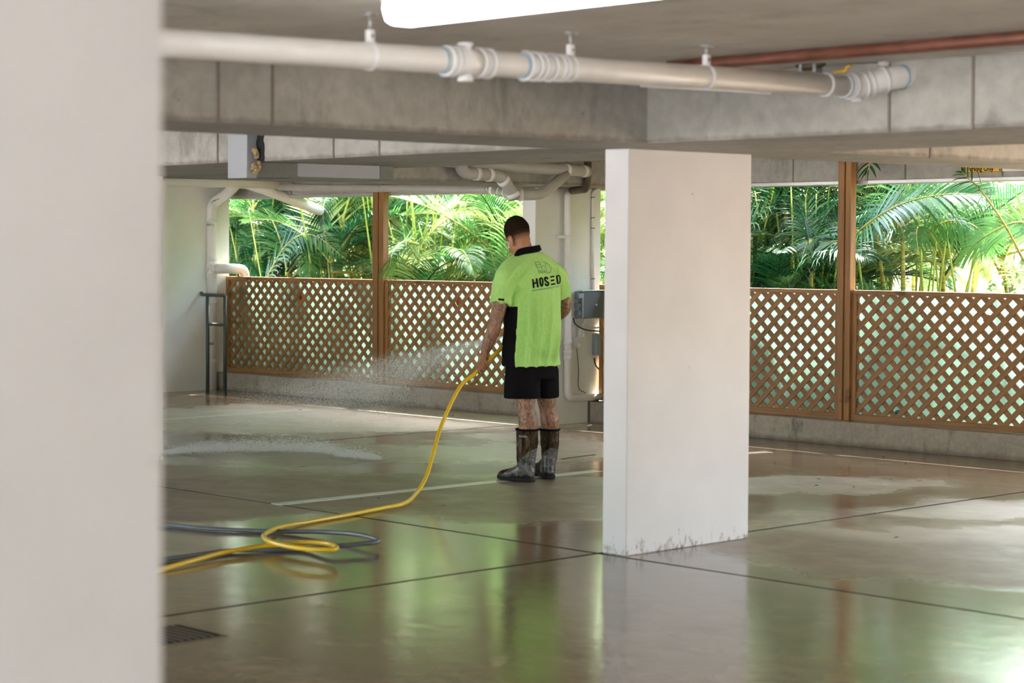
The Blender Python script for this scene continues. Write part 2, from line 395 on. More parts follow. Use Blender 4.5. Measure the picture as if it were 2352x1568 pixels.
# floor crack and drain patch
tag(tube('floor_crack', spline([pz(x, y, .001) for x, y in ((1290, 1054), (1318, 1050), (1340, 1047), (1368, 1044))], 4), .003, MAT['groove'], seg=5), 'short dark crack in the floor behind the boots', 'crack')

# ================================================================== FENCE
def clip(poly, x0, x1, z0, z1):
    for ax, val, sg in ((0, x0, 1), (0, x1, -1), (1, z0, 1), (1, z1, -1)):
        out = []
        for i in range(len(poly)):
            p, q = poly[i-1], poly[i]; dp, dq = (p[ax]-val)*sg, (q[ax]-val)*sg
            if (dp >= 0) != (dq >= 0):
                k = dp/(dp-dq); out.append((p[0]+(q[0]-p[0])*k, p[1]+(q[1]-p[1])*k))
            if dq >= 0: out.append(q)
        poly = out
        if not poly: return poly
    return poly
ZT, ZB = 1.258, .205
def fence_bay(x0, x1, label, phase):
    root = thing('lattice_fence', label, 'fence', ((x0+x1)/2, YF, ZB), 'lattice fence bays along the kerb')
    rw = .045
    box('top_rail', (x0, YF-.005, ZT-.035), (x1, YF+.045, ZT), MAT['wood_h'], root, .003)
    box('bottom_rail', (x0, YF-.005, ZB-.005), (x1, YF+.045, ZB+.045), MAT['wood_h'], root, .003)
    for s in (x0, x1-rw): box('stile', (s, YF-.003, ZB+.045), (s+rw, YF+.043, ZT-.035), MAT['wood_v'], root, .003)
    a0, a1, z0, z1 = x0+rw*.7, x1-rw*.7, ZB+.03, ZT-.02
    hw, P = .0205, .134
    for sg, yy, mt in ((1, YF+.006, 'wood_a'), (-1, YF+.017, 'wood_b')):
        c = a0-(z1-z0)-P+phase
        while c < a1+(z1-z0)+P:
            # centre line: x = c + sg*(z-z0)
            h = hw*math.sqrt(2); L = 1.6
            poly = [(c-h-sg*.3, z0-.3), (c+h-sg*.3, z0-.3), (c+h+sg*L, z0+L), (c-h+sg*L, z0+L)]
            pl = clip(poly, a0, a1, z0, z1)
            if len(pl) > 2:
                bm = bmesh.new(); jit = random.uniform(-.001, .001)
                A = [bm.verts.new((p[0], yy+jit, p[1])) for p in pl]; B = [bm.verts.new((p[0], yy+jit+.010, p[1])) for p in pl]
                try:
                    bm.faces.new(A); bm.faces.new(B[::-1])
                    for i in range(len(A)): bm.faces.new((A[i], B[i], B[(i+1) % len(B)], A[(i+1) % len(A)]))
                    bmesh.ops.recalc_face_normals(bm, faces=bm.faces)
                    bm2('lattice_slat', bm, MAT[mt], root, loc=(sum(p[0] for p in pl)/len(pl), yy, sum(p[1] for p in pl)/len(pl)))
                except ValueError: bm.free()
            c += P
    return root
def fence_post(x0, x1, z1, label):
    root = thing('fence_post', label, 'post', ((x0+x1)/2, YF, .195))
    mid = x0+(x1-x0)*.52
    box('post_board', (x0, YF-.045, .195), (mid-.002, YF+.03, z1), MAT['wood_v'], root, .003)
    box('post_board', (mid+.002, YF-.03, .195), (x1, YF+.045, z1-(.13 if z1 > 2.2 else 0)), MAT['wood_v'], root, .003)
fence_bay(XW+.02, -15.49, 'leftmost lattice fence bay, beside the white downpipe', .02)
fence_bay(-15.345, -12.68, 'lattice fence bay right of the left post, behind the spraying man', .05)
fence_bay(-12.48, -9.90, 'lattice fence bay just right of the middle column', .01)
fence_bay(-9.785, -7.2, 'rightmost lattice fence bay, running out of the view', .045)
fence_post(-15.49, -15.345, 2.15, 'brown timber post between the two left lattice bays')
fence_post(-9.90, -9.785, 2.44, 'brown timber post between the two right lattice bays, rising over the beam')
def sheet(x0, x1, label):
    bm = bmesh.new(); add_box(bm, (x0, YF+.06, ZB), (x1, YF+.064, ZT-.01))
    tag(bm2('frosted_sheet', bm, MAT['frost']), label, 'sheet')
sheet(XW+.02, -15.45, 'frosted green sheet behind the leftmost lattice bay')
sheet(-15.4, -12.68, 'frosted pale sheet behind the lattice next to the man')
sheet(-12.48, -9.87, 'frosted green sheet behind the lattice right of the middle column')
sheet(-9.85, -7.2, 'frosted pale sheet behind the rightmost lattice')
def sticker(x, y, r, mat, label):
    c = pa(x, y, 1, YF+.058); bm = bmesh.new()
    add_tube(bm, [c+Vector((0, -.003, 0)), c+Vector((0, .0015, 0))], r, 20)
    tag(bm2('round_sticker', bm, MAT[mat]), label, 'sticker')
sticker(688, 682, .045, 'red', 'red sticker behind the leftmost lattice bay')
sticker(1055, 693, .045, 'red', 'red sticker behind the lattice left of the man')
sticker(2268, 733, .036, 'red', 'red sticker high behind the rightmost lattice bay')
sticker(2064, 951, .036, 'blue', 'blue sticker low behind the rightmost lattice bay')
sticker(2147, 944, .03, 'red', 'orange red sticker at the bottom rail of the rightmost bay')

# ================================================================== SIGNS
def text_mesh(s, size, off=0.0, sx=1.0, space=1.0):
    cu = bpy.data.curves.new('t', 'FONT'); cu.body = s; cu.size = size; cu.offset = off; cu.align_x = 'CENTER'; cu.align_y = 'BOTTOM_BASELINE'; cu.space_character = space
    ob = bpy.data.objects.new('t', cu); COL.objects.link(ob)
    dg = bpy.context.evaluated_depsgraph_get(); me = bpy.data.meshes.new_from_object(ob.evaluated_get(dg))
    bpy.data.objects.remove(ob); bm = bmesh.new(); bm.from_mesh(me); bpy.data.meshes.remove(me)
    for v in bm.verts: v.co.x *= sx
    return bm
sx0, sx1 = pa(2208, 390, 1, 14.35).x, pa(2298, 390, 1, 14.35).x
zb = pa(2250, 397, 1, 14.35).z
sg = thing('parking_sign', 'yellow sign with black lettering on the beam above the rightmost lattice', 'sign', ((sx0+sx1)/2, 14.35, zb))
box('sign_panel', (sx0, 14.345, zb), (sx1, 14.352, zb+.17), MAT['sign_y'], sg, .002)
bm = bmesh.new(); e = .004
for lo, hi in (((sx0+e, 0, zb+e), (sx1-e, 0, zb+e+.003)), ((sx0+e, 0, zb+.17-e), (sx1-e, 0, zb+.17-e+.003)), ((sx0+e, 0, zb+e), (sx0+e+.003, 0, zb+.17-e)), ((sx1-e-.003, 0, zb+e), (sx1-e, 0, zb+.17-e))):
    add_box(bm, (lo[0], 14.342, lo[2]), (hi[0], 14.3455, hi[2]))
bm2('sign_border', bm, MAT['sign_k'], sg)
bm = text_mesh('Parking Only', .050, .0012)
wx_ = max(v_.co.x for v_ in bm.verts)-min(v_.co.x for v_ in bm.verts)
for v_ in bm.verts: v_.co.x *= .225/wx_
bmesh.ops.transform(bm, matrix=Matrix.Translation(((sx0+sx1)/2, 14.343, zb+.0145)) @ Matrix.Rotation(math.radians(90), 4, 'X'), verts=bm.verts)
bm2('lettering', bm, MAT['sign_k'], sg)
s2 = thing('white_sign', 'white sign on the beam right of the yellow parking sign', 'sign', (pa(2305, 390, 1, 14.35).x, 14.35, zb))
a = pa(2303, 395, 1, 14.35)
box('sign_panel', (a.x, 14.345, a.z+.005), (a.x+.36, 14.352, a.z+.17), MAT['sign_w'], s2, .002)
box('red_mark', (a.x+.115, 14.342, a.z+.035), (a.x+.135, 14.346, a.z+.05), MAT['red'], s2)

# ================================================================== FOREGROUND DRAIN PIPE
PA, PB = Vector((-5.364, 4.071, 2.285)), Vector((-5.306, 7.713, 2.326))
R1 = .048
def band(bm, A, B, x, r, wdt, prof=None, seg=24):
    c = onaxis(A, B, x); d = (B-A).normalized()
    add_tube(bm, [c-d*wdt/2, c-d*wdt*.4, c+d*wdt*.4, c+d*wdt/2], [r-.003, r, r, r-.003], seg)
dp = thing('drain_pipe', 'white plastic drain pipe slung under the ceiling across the foreground', 'pipe', PA)
dd = (PB-PA).normalized(); end = onaxis(PA, PB, 1935)
tube('pipe', [PA-dd*3.2, PA, (PA+PB)/2, end], R1, MAT['pvc'], dp, 28)
def ringset(x0, x1, rr, wd):
    bm = bmesh.new()
    for x in (x0, x1): band(bm, PA, PB, x, rr, wd)
    c0, c1 = onaxis(PA, PB, x0), onaxis(PA, PB, x1); add_tube(bm, [c0, c1], rr-.006, 24)
    return bm2('pipe_collar', bm, MAT['pvc_ring'], dp, True)
ringset(1026, 1040, .0575, .016); ringset(1098, 1120, .0575, .018); ringset(1206, 1225, .0575, .014); ringset(1240, 1262, .056, .012)
ringset(1281, 1291, .054, .012)
bm = bmesh.new()
for x in (1011, 1197): band(bm, PA, PB, x, .0515, .008)
bm2('glue_ring', bm, MAT['glue'], dp, True)
tube('inspection_tee', [onaxis(PA, PB, 1040), onaxis(PA, PB, 1100)], .0515, MAT['pvc'], dp, 28)
tc = onaxis(PA, PB, 1069)
for s in (1, -1):
    tube('inspection_cap', [tc+Vector((0, 0, s*.045)), tc+Vector((0, 0, s*.058)), tc+Vector((0, 0, s*.0585)), tc+Vector((0, 0, s*.070))], [.026, .026, .031, .029], MAT['pvc_ring'], dp, 20)
for x in (850, 1310, 1622):
    c = onaxis(PA, PB, x); hg = bmesh.new(); band(hg, PA, PB, x, .052, .022)
    h_ = bm2('pipe_hanger', hg, MAT['pvc_ring'], dp, True)
    top = c+Vector((0, 0, .05))
    box('hanger_clip', (top.x-.013, top.y-.012, top.z), (top.x+.013, top.y+.012, top.z+.042), MAT['pvc_ring'], h_, .003)
    box('clip_hole', (top.x+.012, top.y-.004, top.z+.014), (top.x+.0145, top.y+.004, top.z+.026), MAT['black'], h_)
    tube('hanger_rod', [top+Vector((0, 0, .035)), (top.x, top.y, CZ)], .005, MAT['galv'], h_, 8)
    tube('ceiling_plate', [(top.x, top.y, CZ-.008), (top.x, top.y, CZ)], .028, MAT['galv'], h_, 14)
bm = bmesh.new(); band(bm, PA, PB, 1895, .052, .02); bm2('pipe_hanger', bm, MAT['pvc_ring'], dp, True)
p0 = end; elb = bend([p0, p0+dd*.12, p0+dd*.14+Vector((.10, .10, .045)), p0+dd*.14+Vector((.12, .30, .06))], .1)
tube('elbow', elb, .052, MAT['pvc'], dp, 28)
bm = bmesh.new()
def ringat(bm, path, k, r, wd):
    n_ = len(path); i = min(n_-2, int(k*(n_-1))); c = path[i].lerp(path[i+1], k*(n_-1)-i); d = (path[i+1]-path[i]).normalized()
    add_tube(bm, [c-d*wd/2, c+d*wd/2], r, 24)
for k in (.06, .34, .46, .62): ringat(bm, elb, k, .058, .014)
bm2('elbow_collar', bm, MAT['pvc_ring'], dp, True)
bm = bmesh.new(); ringat(bm, elb, .01, .0545, .008); ringat(bm, elb, .85, .055, .008); bm2('glue_ring', bm, MAT['glue'], dp, True)
q = elb[3]; tube('inspection_cap', [q+Vector((0, 0, -.045)), q+Vector((0, 0, -.066))], .022, MAT['pvc_ring'], dp, 18)

# copper pipe with valve
cp = thing('copper_pipe', 'thin rusty red copper pipe running along the ceiling at upper right', 'pipe', (-4.9, 7.84, 2.4))
c0, c1 = pz(2352, 86, 2.417), pz(1600, 148, 2.417)
cdn = (c0-c1)
tube('pipe', [c0+cdn*1.2, c0, c1, c1-cdn*.1], .0255, MAT['copper'], cp, 18)
vp = pa(1862, 150, 1, 7.80)
vb = tube('valve_body', [vp+Vector((-.07, 0, .01)), vp+Vector((-.03, 0, 0)), vp+Vector((.03, 0, 0)), vp+Vector((.07, 0, .01))], [.016, .026, .026, .016], MAT['brass'], cp, 14)
box('pipe_clamp', (vp.x-.045, vp.y-.03, vp.z-.035), (vp.x-.03, vp.y+.03, vp.z+.03), MAT['galv'], cp, .003)
box('pipe_clamp', (vp.x+.03, vp.y-.03, vp.z-.035), (vp.x+.045, vp.y+.03, vp.z+.03), MAT['galv'], cp, .003)
bv = [pa(x, y, 1, 7.74) for x, y in ((1915, 165), (1942, 163), (1947, 153), (1954, 151))]
tube('valve_lever', bv, [.006, .008, .008, .006], MAT['yellow'], cp, 8)
tube('branch_pipe', bend([pa(1790, 152, 1, 7.9), pa(1900, 142, 1, 7.88), pa(2010, 138, 1, 7.92), pa(2030, 140, 1, 8.0)], .03), .013, MAT['brass'], cp, 10)
e_ = pa(2034, 143, 1, 7.97); tag(tube('pipe_stub', [e_+Vector((0, -.035, 0)), e_+Vector((0, .03, 0))], .019, MAT['pvc'], None, 16), 'short round pipe stub in the beam beside the elbow', 'pipe')
# thin conduit hung behind the drain pipe
tag(tube('thin_conduit', [pa(1280, 186, 1, 7.9)+Vector((-.3, 0, 0)), pa(1460, 196, 1, 7.93), pa(1770, 213, 1, 7.93)], .008, MAT['pvc'], None, 8), 'thin white conduit just below the foreground drain pipe', 'conduit')

# ================================================================== LIGHT
def fixture(loc, label):
    x, y, z = loc; L = 1.25
    r = thing('tube_light', label, 'light', (x, y, CZ))
    box('housing', (x, y-.05, CZ-.025), (x+L, y+.08, CZ), MAT['pvc_ring'], r, .004)
    bm = bmesh.new(); pr = [(-.055, -.015), (-.06, -.05), (-.045, -.088), (-.02, -.098), (.05, -.098), (.075, -.088), (.09, -.05), (.085, -.015)]
    ri = [[bm.verts.new((x+dx, y+.015+a*k, CZ+c*(k if k < 1 else 1))) for a, c in pr] for dx, k in ((-.012, .72), (.0, .95), (.02, 1), (L-.02, 1), (L, .95), (L+.012, .72))]
    for A, B in zip(ri, ri[1:]):
        for k in range(len(pr)): bm.faces.new((A[k], A[(k+1) % 8], B[(k+1) % 8], B[k]))
    bm.faces.new(ri[0][::-1]); bm.faces.new(ri[-1])
    bmesh.ops.recalc_face_normals(bm, faces=bm.faces)
    bm2('diffuser', bm, MAT['lamp'], r, True)
    for s in (x-.016, x+L+.001): box('end_clip', (s, y+.0, CZ-.07), (s+.014, y+.03, CZ-.02), MAT['pvc_ring'], r, .002)
fixture((-4.93, 4.62, CZ), 'bright white tube light fixed to the ceiling in the foreground')
fixture((-4.2, 11.4, CZ), 'tube light on the ceiling right of the view')
fixture((-10.2, 3.0, CZ), 'tube light on the ceiling left of the view')

# ================================================================== DUCT
du = thing('cable_duct', 'grey fire board duct hanging under the beam with black sealant edges', 'duct', (-9.8, 7.9, 2.13))
box('duct_riser', (-9.90, 7.90, 2.03), (-9.712, 7.978, 2.30), MAT['duct'], du, .003)
box('duct_elbow', (-9.90, 7.979, 2.035), (-9.705, 8.30, 2.129), MAT['duct2'], du, .004)
yy2 = onaxis(Vector((-9.712, 8.3, 2.08)), Vector((-9.712, 9.4, 2.08)), 872).y
box('duct_run', (-9.895, 8.30, 2.045), (-9.71, yy2, 2.1305), MAT['duct'], du, .003)
box('duct_joint', (-9.90, yy2, 2.04), (-9.705, yy2+.12, 2.1305), MAT['duct2'], du, .003)
def ragged(name, x0, x1, z0, z1, mat):
    bm = bmesh.new(); n_ = 14; A = []
    for i in range(n_+1):
        z = z0+(z1-z0)*i/n_; A.append((bm.verts.new((x0+random.uniform(-.008, .008), 7.972, z)), bm.verts.new((x1+random.uniform(-.014, .010), 7.972, z))))
    for a_, b_ in zip(A, A[1:]): bm.faces.new((a_[0], a_[1], b_[1], b_[0]))
    r_ = bmesh.ops.extrude_face_region(bm, geom=bm.faces[:]); bmesh.ops.translate(bm, verts=[v for v in r_['geom'] if isinstance(v, bmesh.types.BMVert)], vec=(0, .009, 0))
    bmesh.ops.recalc_face_normals(bm, faces=bm.faces); bm2(name, bm, mat, du)
ragged('black_sealant', -9.925, -9.90, 2.133, 2.42, MAT['black']); ragged('black_sealant', -9.705, -9.64, 2.133, 2.42, MAT['black'])
bm = bmesh.new()
for _ in range(26):
    add_ell(bm, (-9.703+random.uniform(-.006, .03), 7.955+random.uniform(-.02, .015), random.uniform(2.06, 2.2)), (random.uniform(.008, .018),)*3, seg=8)
for _ in range(8): add_ell(bm, (-9.905+random.uniform(-.012, .004), 7.955, random.uniform(2.1, 2.18)), (random.uniform(.006, .013),)*3, seg=8)
bm2('expanding_foam', bm, MAT['foam'], du, True)

# ================================================================== BACK PIPES
def pipe(name, label, pts, r, mat, rad=.12, seg=18, rings=(), cat='pipe', ringmat='pvc_ring', marks=()):
    path = bend(pts, rad) if rad else [Vector(p) for p in pts]
    root = thing(name, label, cat, path[0]); tube('pipe', path, r, MAT[mat], root, seg)
    L = [0]
    for a_, b_ in zip(path, path[1:]): L.append(L[-1]+(b_-a_).length)
    for k in rings:
        s = k*L[-1]; i = max(j for j in range(len(path)-1) if L[j] <= s+1e-9)
        c = path[i].lerp(path[i+1], (s-L[i])/(L[i+1]-L[i])); d = (path[i+1]-path[i]).normalized()
        tube('pipe_collar', [c-d*.02, c-d*.018, c+d*.018, c+d*.02], [r+.001, r+.006, r+.006, r+.001], MAT[ringmat], root, seg)
    return root, path
YA = 14.18
pr, _ = pipe('overhead_pipe', 'long grey pipe along the beam above the left lattice bays', [pa(500, 424, 1, YA), pa(700, 431, 1, YA), pa(960, 433.5, 1, YA), pa(1142, 437, 1, YA)], .037, 'pvc_grey', 0, rings=(.985,))
for x in (640, 878, 1122):
    c = pa(x, 431.5+(x-878)*.012, 1, YA); k = tube('pipe_strap', [c+Vector((-.012, 0, 0)), c+Vector((.012, 0, 0))], .041, MAT['galv'], pr, 18)
    for s in (-.022, .022): tube('strap_rod', [c+Vector((s, 0, .03)), (c.x+s, c.y, CZ)], .006, MAT['galv'], k, 6)
XB = -16.9
pipe('overhead_pipe', 'thick pale pipe coming in from the left above the wall corner', [pa(300, 417, 0, XB), pa(376, 417.5, 0, XB), pa(520, 419, 0, XB), pa(665, 424, 0, XB)], .052, 'pvc', 0)
# corner downpipe
xd = pa(489, 700, 1, 14.12).x
zj = pa(489, 618, 1, 14.12).z
dn, _ = pipe('downpipe', 'large white downpipe standing in the left corner', [(xd, 14.10, 0), (xd, 14.10, 1.6), (xd, 14.10, pa(490, 470, 1, 14.1).z), pa(532, 436, 1, 14.1), pa(560, 400, 1, 14.1)], .058, 'pvc', .10, 22, rings=(.12, .36, .47, .51, .54, .70, .78))
tj = Vector((xd, 14.10, zj))
tube('branch_socket', [tj, tj+Vector((.085, .02, .005))], .052, MAT['pvc'], dn, 20)
tube('branch_elbow', bend([tj+Vector((.07, .02, .005)), tj+Vector((.19, .05, .01)), tj+Vector((.20, .30, .0)), tj+Vector((.20, .42, -.9))], .07), .055, MAT['pvc'], dn, 20)
tube('inspection_cap', [tj+Vector((-.01, -.05, .0)), tj+Vector((-.01, -.068, 0))], .03, MAT['pvc_ring'], dn, 18)
for z_ in (pa(470, 516, 1, 14.1).z, pa(470, 787, 1, 14.1).z):
    box('wall_strap', (XW, 14.085, z_-.012), (xd+.062, 14.04, z_+.012), MAT['galv'], dn, .002)
pipe('spout_pipe', 'pale pipe slanting from the ceiling out through the left opening', [pa(560, 420, 1, 13.9), pa(610, 436, 1, 14.05), pa(730, 482, 1, 14.9), pa(745, 489, 1, 15.0)], .055, 'pvc', 0, 20)
# grey green steel frame in the corner
st = thing('steel_frame', 'grey green steel pipe frame in front of the corner downpipe', 'frame', pz(497, 893))
ya = 13.95
za = pa(477, 677, 1, ya).z; zb_ = pa(477, 744, 1, ya).z; xa, xb_ = pa(477, 700, 1, ya).x, pa(517, 700, 1, ya).x
for x in (xa, xb_): tube('upright', [(x, ya, 0), (x, ya, za)], .021, MAT['steel'], st, 12)
tube('top_bar', bend([(XW+.02, ya, za+.03), (XW+.03, ya, za), (xb_, ya, za)], .03), .019, MAT['steel'], st, 12)
tube('cross_bar', [(xa, ya, zb_), (xb_, ya, zb_)], .017, MAT['steel'], st, 12)
# cluster under the beam beside the pillar
XCc = -11.82
pipe('branch_drain', 'grey drain pipe hugging the dark beam above the man', [pa(1000, 368, 0, XCc), pa(1200, 384, 0, XCc), pa(1325, 392, 0, XCc), pa(1350, 394, 0, XCc)], .047, 'pvc_grey', 0, rings=(.85, .97))
YC = 13.36
pipe('bent_drain', 'grey drain pipe with two elbows dropping towards the junction', [pa(1055, 366, 0, -11.8), pa(1062, 396, 0, -11.8), pa(1150, 404, 0, -11.8), pa(1176, 442, 0, -11.8), pa(1181, 456, 0, -11.8)], .05, 'pvc_grey', .07, rings=(.33, .52, .75, .95))
pipe('trap_drain', 'grey drain pipe bending up beside the pale column top', [pa(1142, 438, 1, YA-.1), pa(1190, 448, 0, -11.8), pa(1245, 447, 0, -11.8), pa(1300, 400, 0, -11.8)], .045, 'pvc_grey', .09, rings=(.2, .42, .62, .8))
pipe('dark_elbow_pipe', 'dark brown pipe elbow joining the white standpipe', [pa(1350, 372, 0, -11.86), pa(1348, 434, 0, -11.9), pa(1314, 438, 0, -12.42)], .033, 'brass', .09)
# pipes and boxes on the fence column (face x = -12.505)
XP = -12.505
def on(x, y, o=.05): return pa(x, y, 0, XP+o)
vpipe, _ = pipe('standpipe', 'white standpipe running down the pale column beside the man', [on(1322, 437), on(1304, 438), on(1304, 700), on(1304, 914), on(1345, 913), on(1385, 911)], .031, 'pvc', .06, 18, rings=(.60, .64, .66))
c = on(1304, 544); box('pipe_clip', (XP-.01, c.y-.09, c.z-.015), (XP+.087, c.y+.035, c.z+.015), MAT['pvc_ring'], vpipe, .004)
th, _ = pipe('conduit', 'thin white conduit with black cable ties above the meter box', [on(1376, 433, .02), on(1362, 440, .02), on(1362, 560, .02), on(1362, 668, .02)], .014, 'pvc', .05, 12)
for yq in (453, 500, 524, 640):
    c = on(1362, yq, .02); tube('cable_tie', [c+Vector((0, 0, -.003)), c+Vector((0, 0, .003))], .019, MAT['black'], th, 10)
mb = thing('meter_box', 'grey smoked plastic meter box on the pale column', 'box', on(1343, 700, 0))
a, c = on(1320, 668, 0), on(1380, 730, 0)
box('box_base', (XP, a.y, c.z), (XP+.045, c.y, a.z), MAT['duct'], mb, .006)
box('box_cover', (XP+.045, a.y+.006, c.z+.006), (XP+.10, c.y-.006, a.z-.006), MAT['smoke'], mb, .012)
box('box_lip', (XP+.03, a.y-.004, a.z-.004), (XP+.104, c.y+.004, a.z+.008), MAT['alu'], mb, .003)
k = on(1335, 679, .102); box('printed_label', (XP+.1, k.y-.035, k.z-.022), (XP+.103, k.y+.035, k.z+.022), MAT['duct'], mb)
k = on(1369, 700, .1); tube('lid_screw', [(XP+.098, k.y, k.z), (XP+.11, k.y, k.z)], .010, MAT['alu'], mb, 12)
for z_ in (a.z-.05, a.z-.13, a.z-.2): box('hinge', (XP+.02, a.y-.028, z_-.02), (XP+.08, a.y-.002, z_+.02), MAT['smoke'], mb, .004)
def sock(x, y, wd, hh, label):
    c = on(x, y, 0); r = thing('power_socket', label, 'socket', c)
    box('socket_body', (XP, c.y-wd, c.z-hh), (XP+.035, c.y+wd, c.z+hh), MAT['pvc_ring'], r, .006)
    box('socket_plug', (XP+.035, c.y-wd*.3, c.z-hh*.9), (XP+.06, c.y+wd*.6, c.z-.005), MAT['pvc'], r, .005)
sock(1331, 762, .035, .045, 'small white socket below the meter box'); sock(1322, 786, .04, .05, 'lower white socket on the pale column')
gb = thing('junction_box', 'blue grey junction box low on the pale column', 'box', on(1366, 790, 0))
c = on(1368, 790, 0); box('box_body', (XP, c.y-.055, c.z-.10), (XP+.055, c.y+.075, c.z+.10), MAT['bluebox'], gb, .01)
box('box_edge', (XP+.04, c.y-.062, c.z-.09), (XP+.05, c.y+.08, c.z+.09), MAT['bluebox'], gb, .004)
tag(tube('meter_cable', spline([on(1317, 730, .03), on(1322, 744, .04), on(1345, 757, .04), on(1385, 761, .03)]), .006, MAT['cable'], None, 8), 'dark cable drooping under the meter box', 'cable')
tag(tube('white_cable', spline([on(1345, 735, .03), on(1340, 748, .04), on(1352, 752, .04), on(1385, 752, .03)]), .009, MAT['pvc'], None, 8), 'white cable looping under the meter box', 'cable')
tag(tube('socket_wire', spline([on(1325, 800, .02), on(1329, 850, .02), on(1329, 890, .02), on(1345, 902, .02)]), .004, MAT['brownwire'], None, 8), 'thin brown wire hanging from the lower white socket', 'cable')
tag(tube('box_cable', spline([on(1365, 822, .02), on(1368, 838, .02), on(1378, 850, .02)]), .007, MAT['cable'], None, 8), 'black cable leaving the blue grey junction box', 'cable')
a, c = pz(1350, 972), pz(1400, 968)
tag(box('stained_block', (XP-.02, on(1350, 900, 0).y, 0), (XP+.035, 14.3, .21), MAT['brick'], bev=.01), 'dark stained block at the foot of the pale column', 'block')

# ================================================================== PALMS
def frond_mesh(name, L, droop, lift, ll, seed, curl=.5, nl=48):
    """local: starts at the origin, grows along +x, z up"""
    rnd = random.Random(seed); bm = bmesh.new(); N = 22; P = []
    x = z = 0; a = lift
    for i in range(N+1):
        P.append(Vector((x, math.sin(i*.25+seed)*.02, z))); a -= droop/N*(.4+1.2*i/N); x += math.cos(a)*L/N; z += math.sin(a)*L/N
    add_tube(bm, P, [.013*(1-i/N)+.003 for i in range(N+1)], 5)
    nr = len(bm.faces)
    for k in range(nl):
        t = .16+.84*k/(nl-1); f = t*N; i = min(N-1, int(f)); c = P[i].lerp(P[i+1], f-i); d = (P[i+1]-P[i]).normalized()
        side = Vector((0, 1, 0)); nrm = d.cross(side).normalized()*-1
        if nrm.z < 0: nrm = -nrm
        env = math.sin(math.pi*min(1, .18+.86*t))**.6*ll
        for s in (1, -1):
            l_ = env*rnd.uniform(.85, 1.1)*(1 if t < .98 else .6); wd = .0095*rnd.uniform(.8, 1.2)
            dr = (side*s*(.95-.45*t)+d*(.45+.55*t)+nrm*.28*rnd.uniform(.3, 1.5)).normalized()
            pts = []; p = c.copy(); q = dr.copy()
            for j in range(5):
                pts.append((p.copy(), wd*(.55, 1, .9, .6, .05)[j])); p = p+q*l_/4; q = (q+Vector((0, 0, -1))*curl*(.35+.2*j)*rnd.uniform(.7, 1.2)).normalized() if curl else q
            wv = d.cross(dr).cross(dr).normalized()
            vs = [(bm.verts.new(a_+wv*w_), bm.verts.new(a_-wv*w_)) for a_, w_ in pts]
            for A, B in zip(vs, vs[1:]): bm.faces.new((A[0], A[1], B[1], B[0]))
    me = bpy.data.meshes.new(name); bm.to_mesh(me); bm.free()
    me.polygons.foreach_set('use_smooth', [True]*len(me.polygons))
    me.polygons.foreach_set('material_index', [1 if i < nr else 0 for i in range(len(me.polygons))])
    return me
KIN = {}
def fmesh(kind, v):
    if (kind, v) not in KIN:
        mats = {'leaf': 'leaf', 'leafy': 'leafy', 'leafd': 'leafd', 'dry': 'dryleaf'}
        L, dr, li, ll, cu = [(1.9, 1.5, 1.2, .50, .55), (2.1, 1.1, 1.0, .55, .25), (1.6, 2.1, 1.3, .45, .8), (1.8, .8, .7, .52, .12), (1.5, 1.7, .5, .42, .5)][v]
        if kind == 'dry': ll *= .8; cu = 1.2; dr *= 1.5
        me = frond_mesh('palm_frond', L, dr, li, ll, v*7+len(kind), cu)
        me.materials.append(MAT[mats[kind]]); me.materials.append(MAT['cane'] if kind != 'leafd' else MAT['leafd']); KIN[(kind, v)] = me
    return KIN[(kind, v)]
def put_frond(root, base, az, kind, v, sc=1.0, tilt=0.0, roll=0.0):
    o = bpy.data.objects.new('frond', fmesh(kind, v)); COL.objects.link(o); o.parent = root
    rch = 1.45*sc
    if base[1]+math.sin(az)*rch < 14.95: az = -az
    if base[1] < 16.0 and abs(math.sin(az)) < .25: az += .4*(1 if math.cos(az) > 0 else -1)
    o.location = Vector(base)-root.location; o.rotation_euler = (roll, -tilt, az); o.scale = (sc,)*3; return o
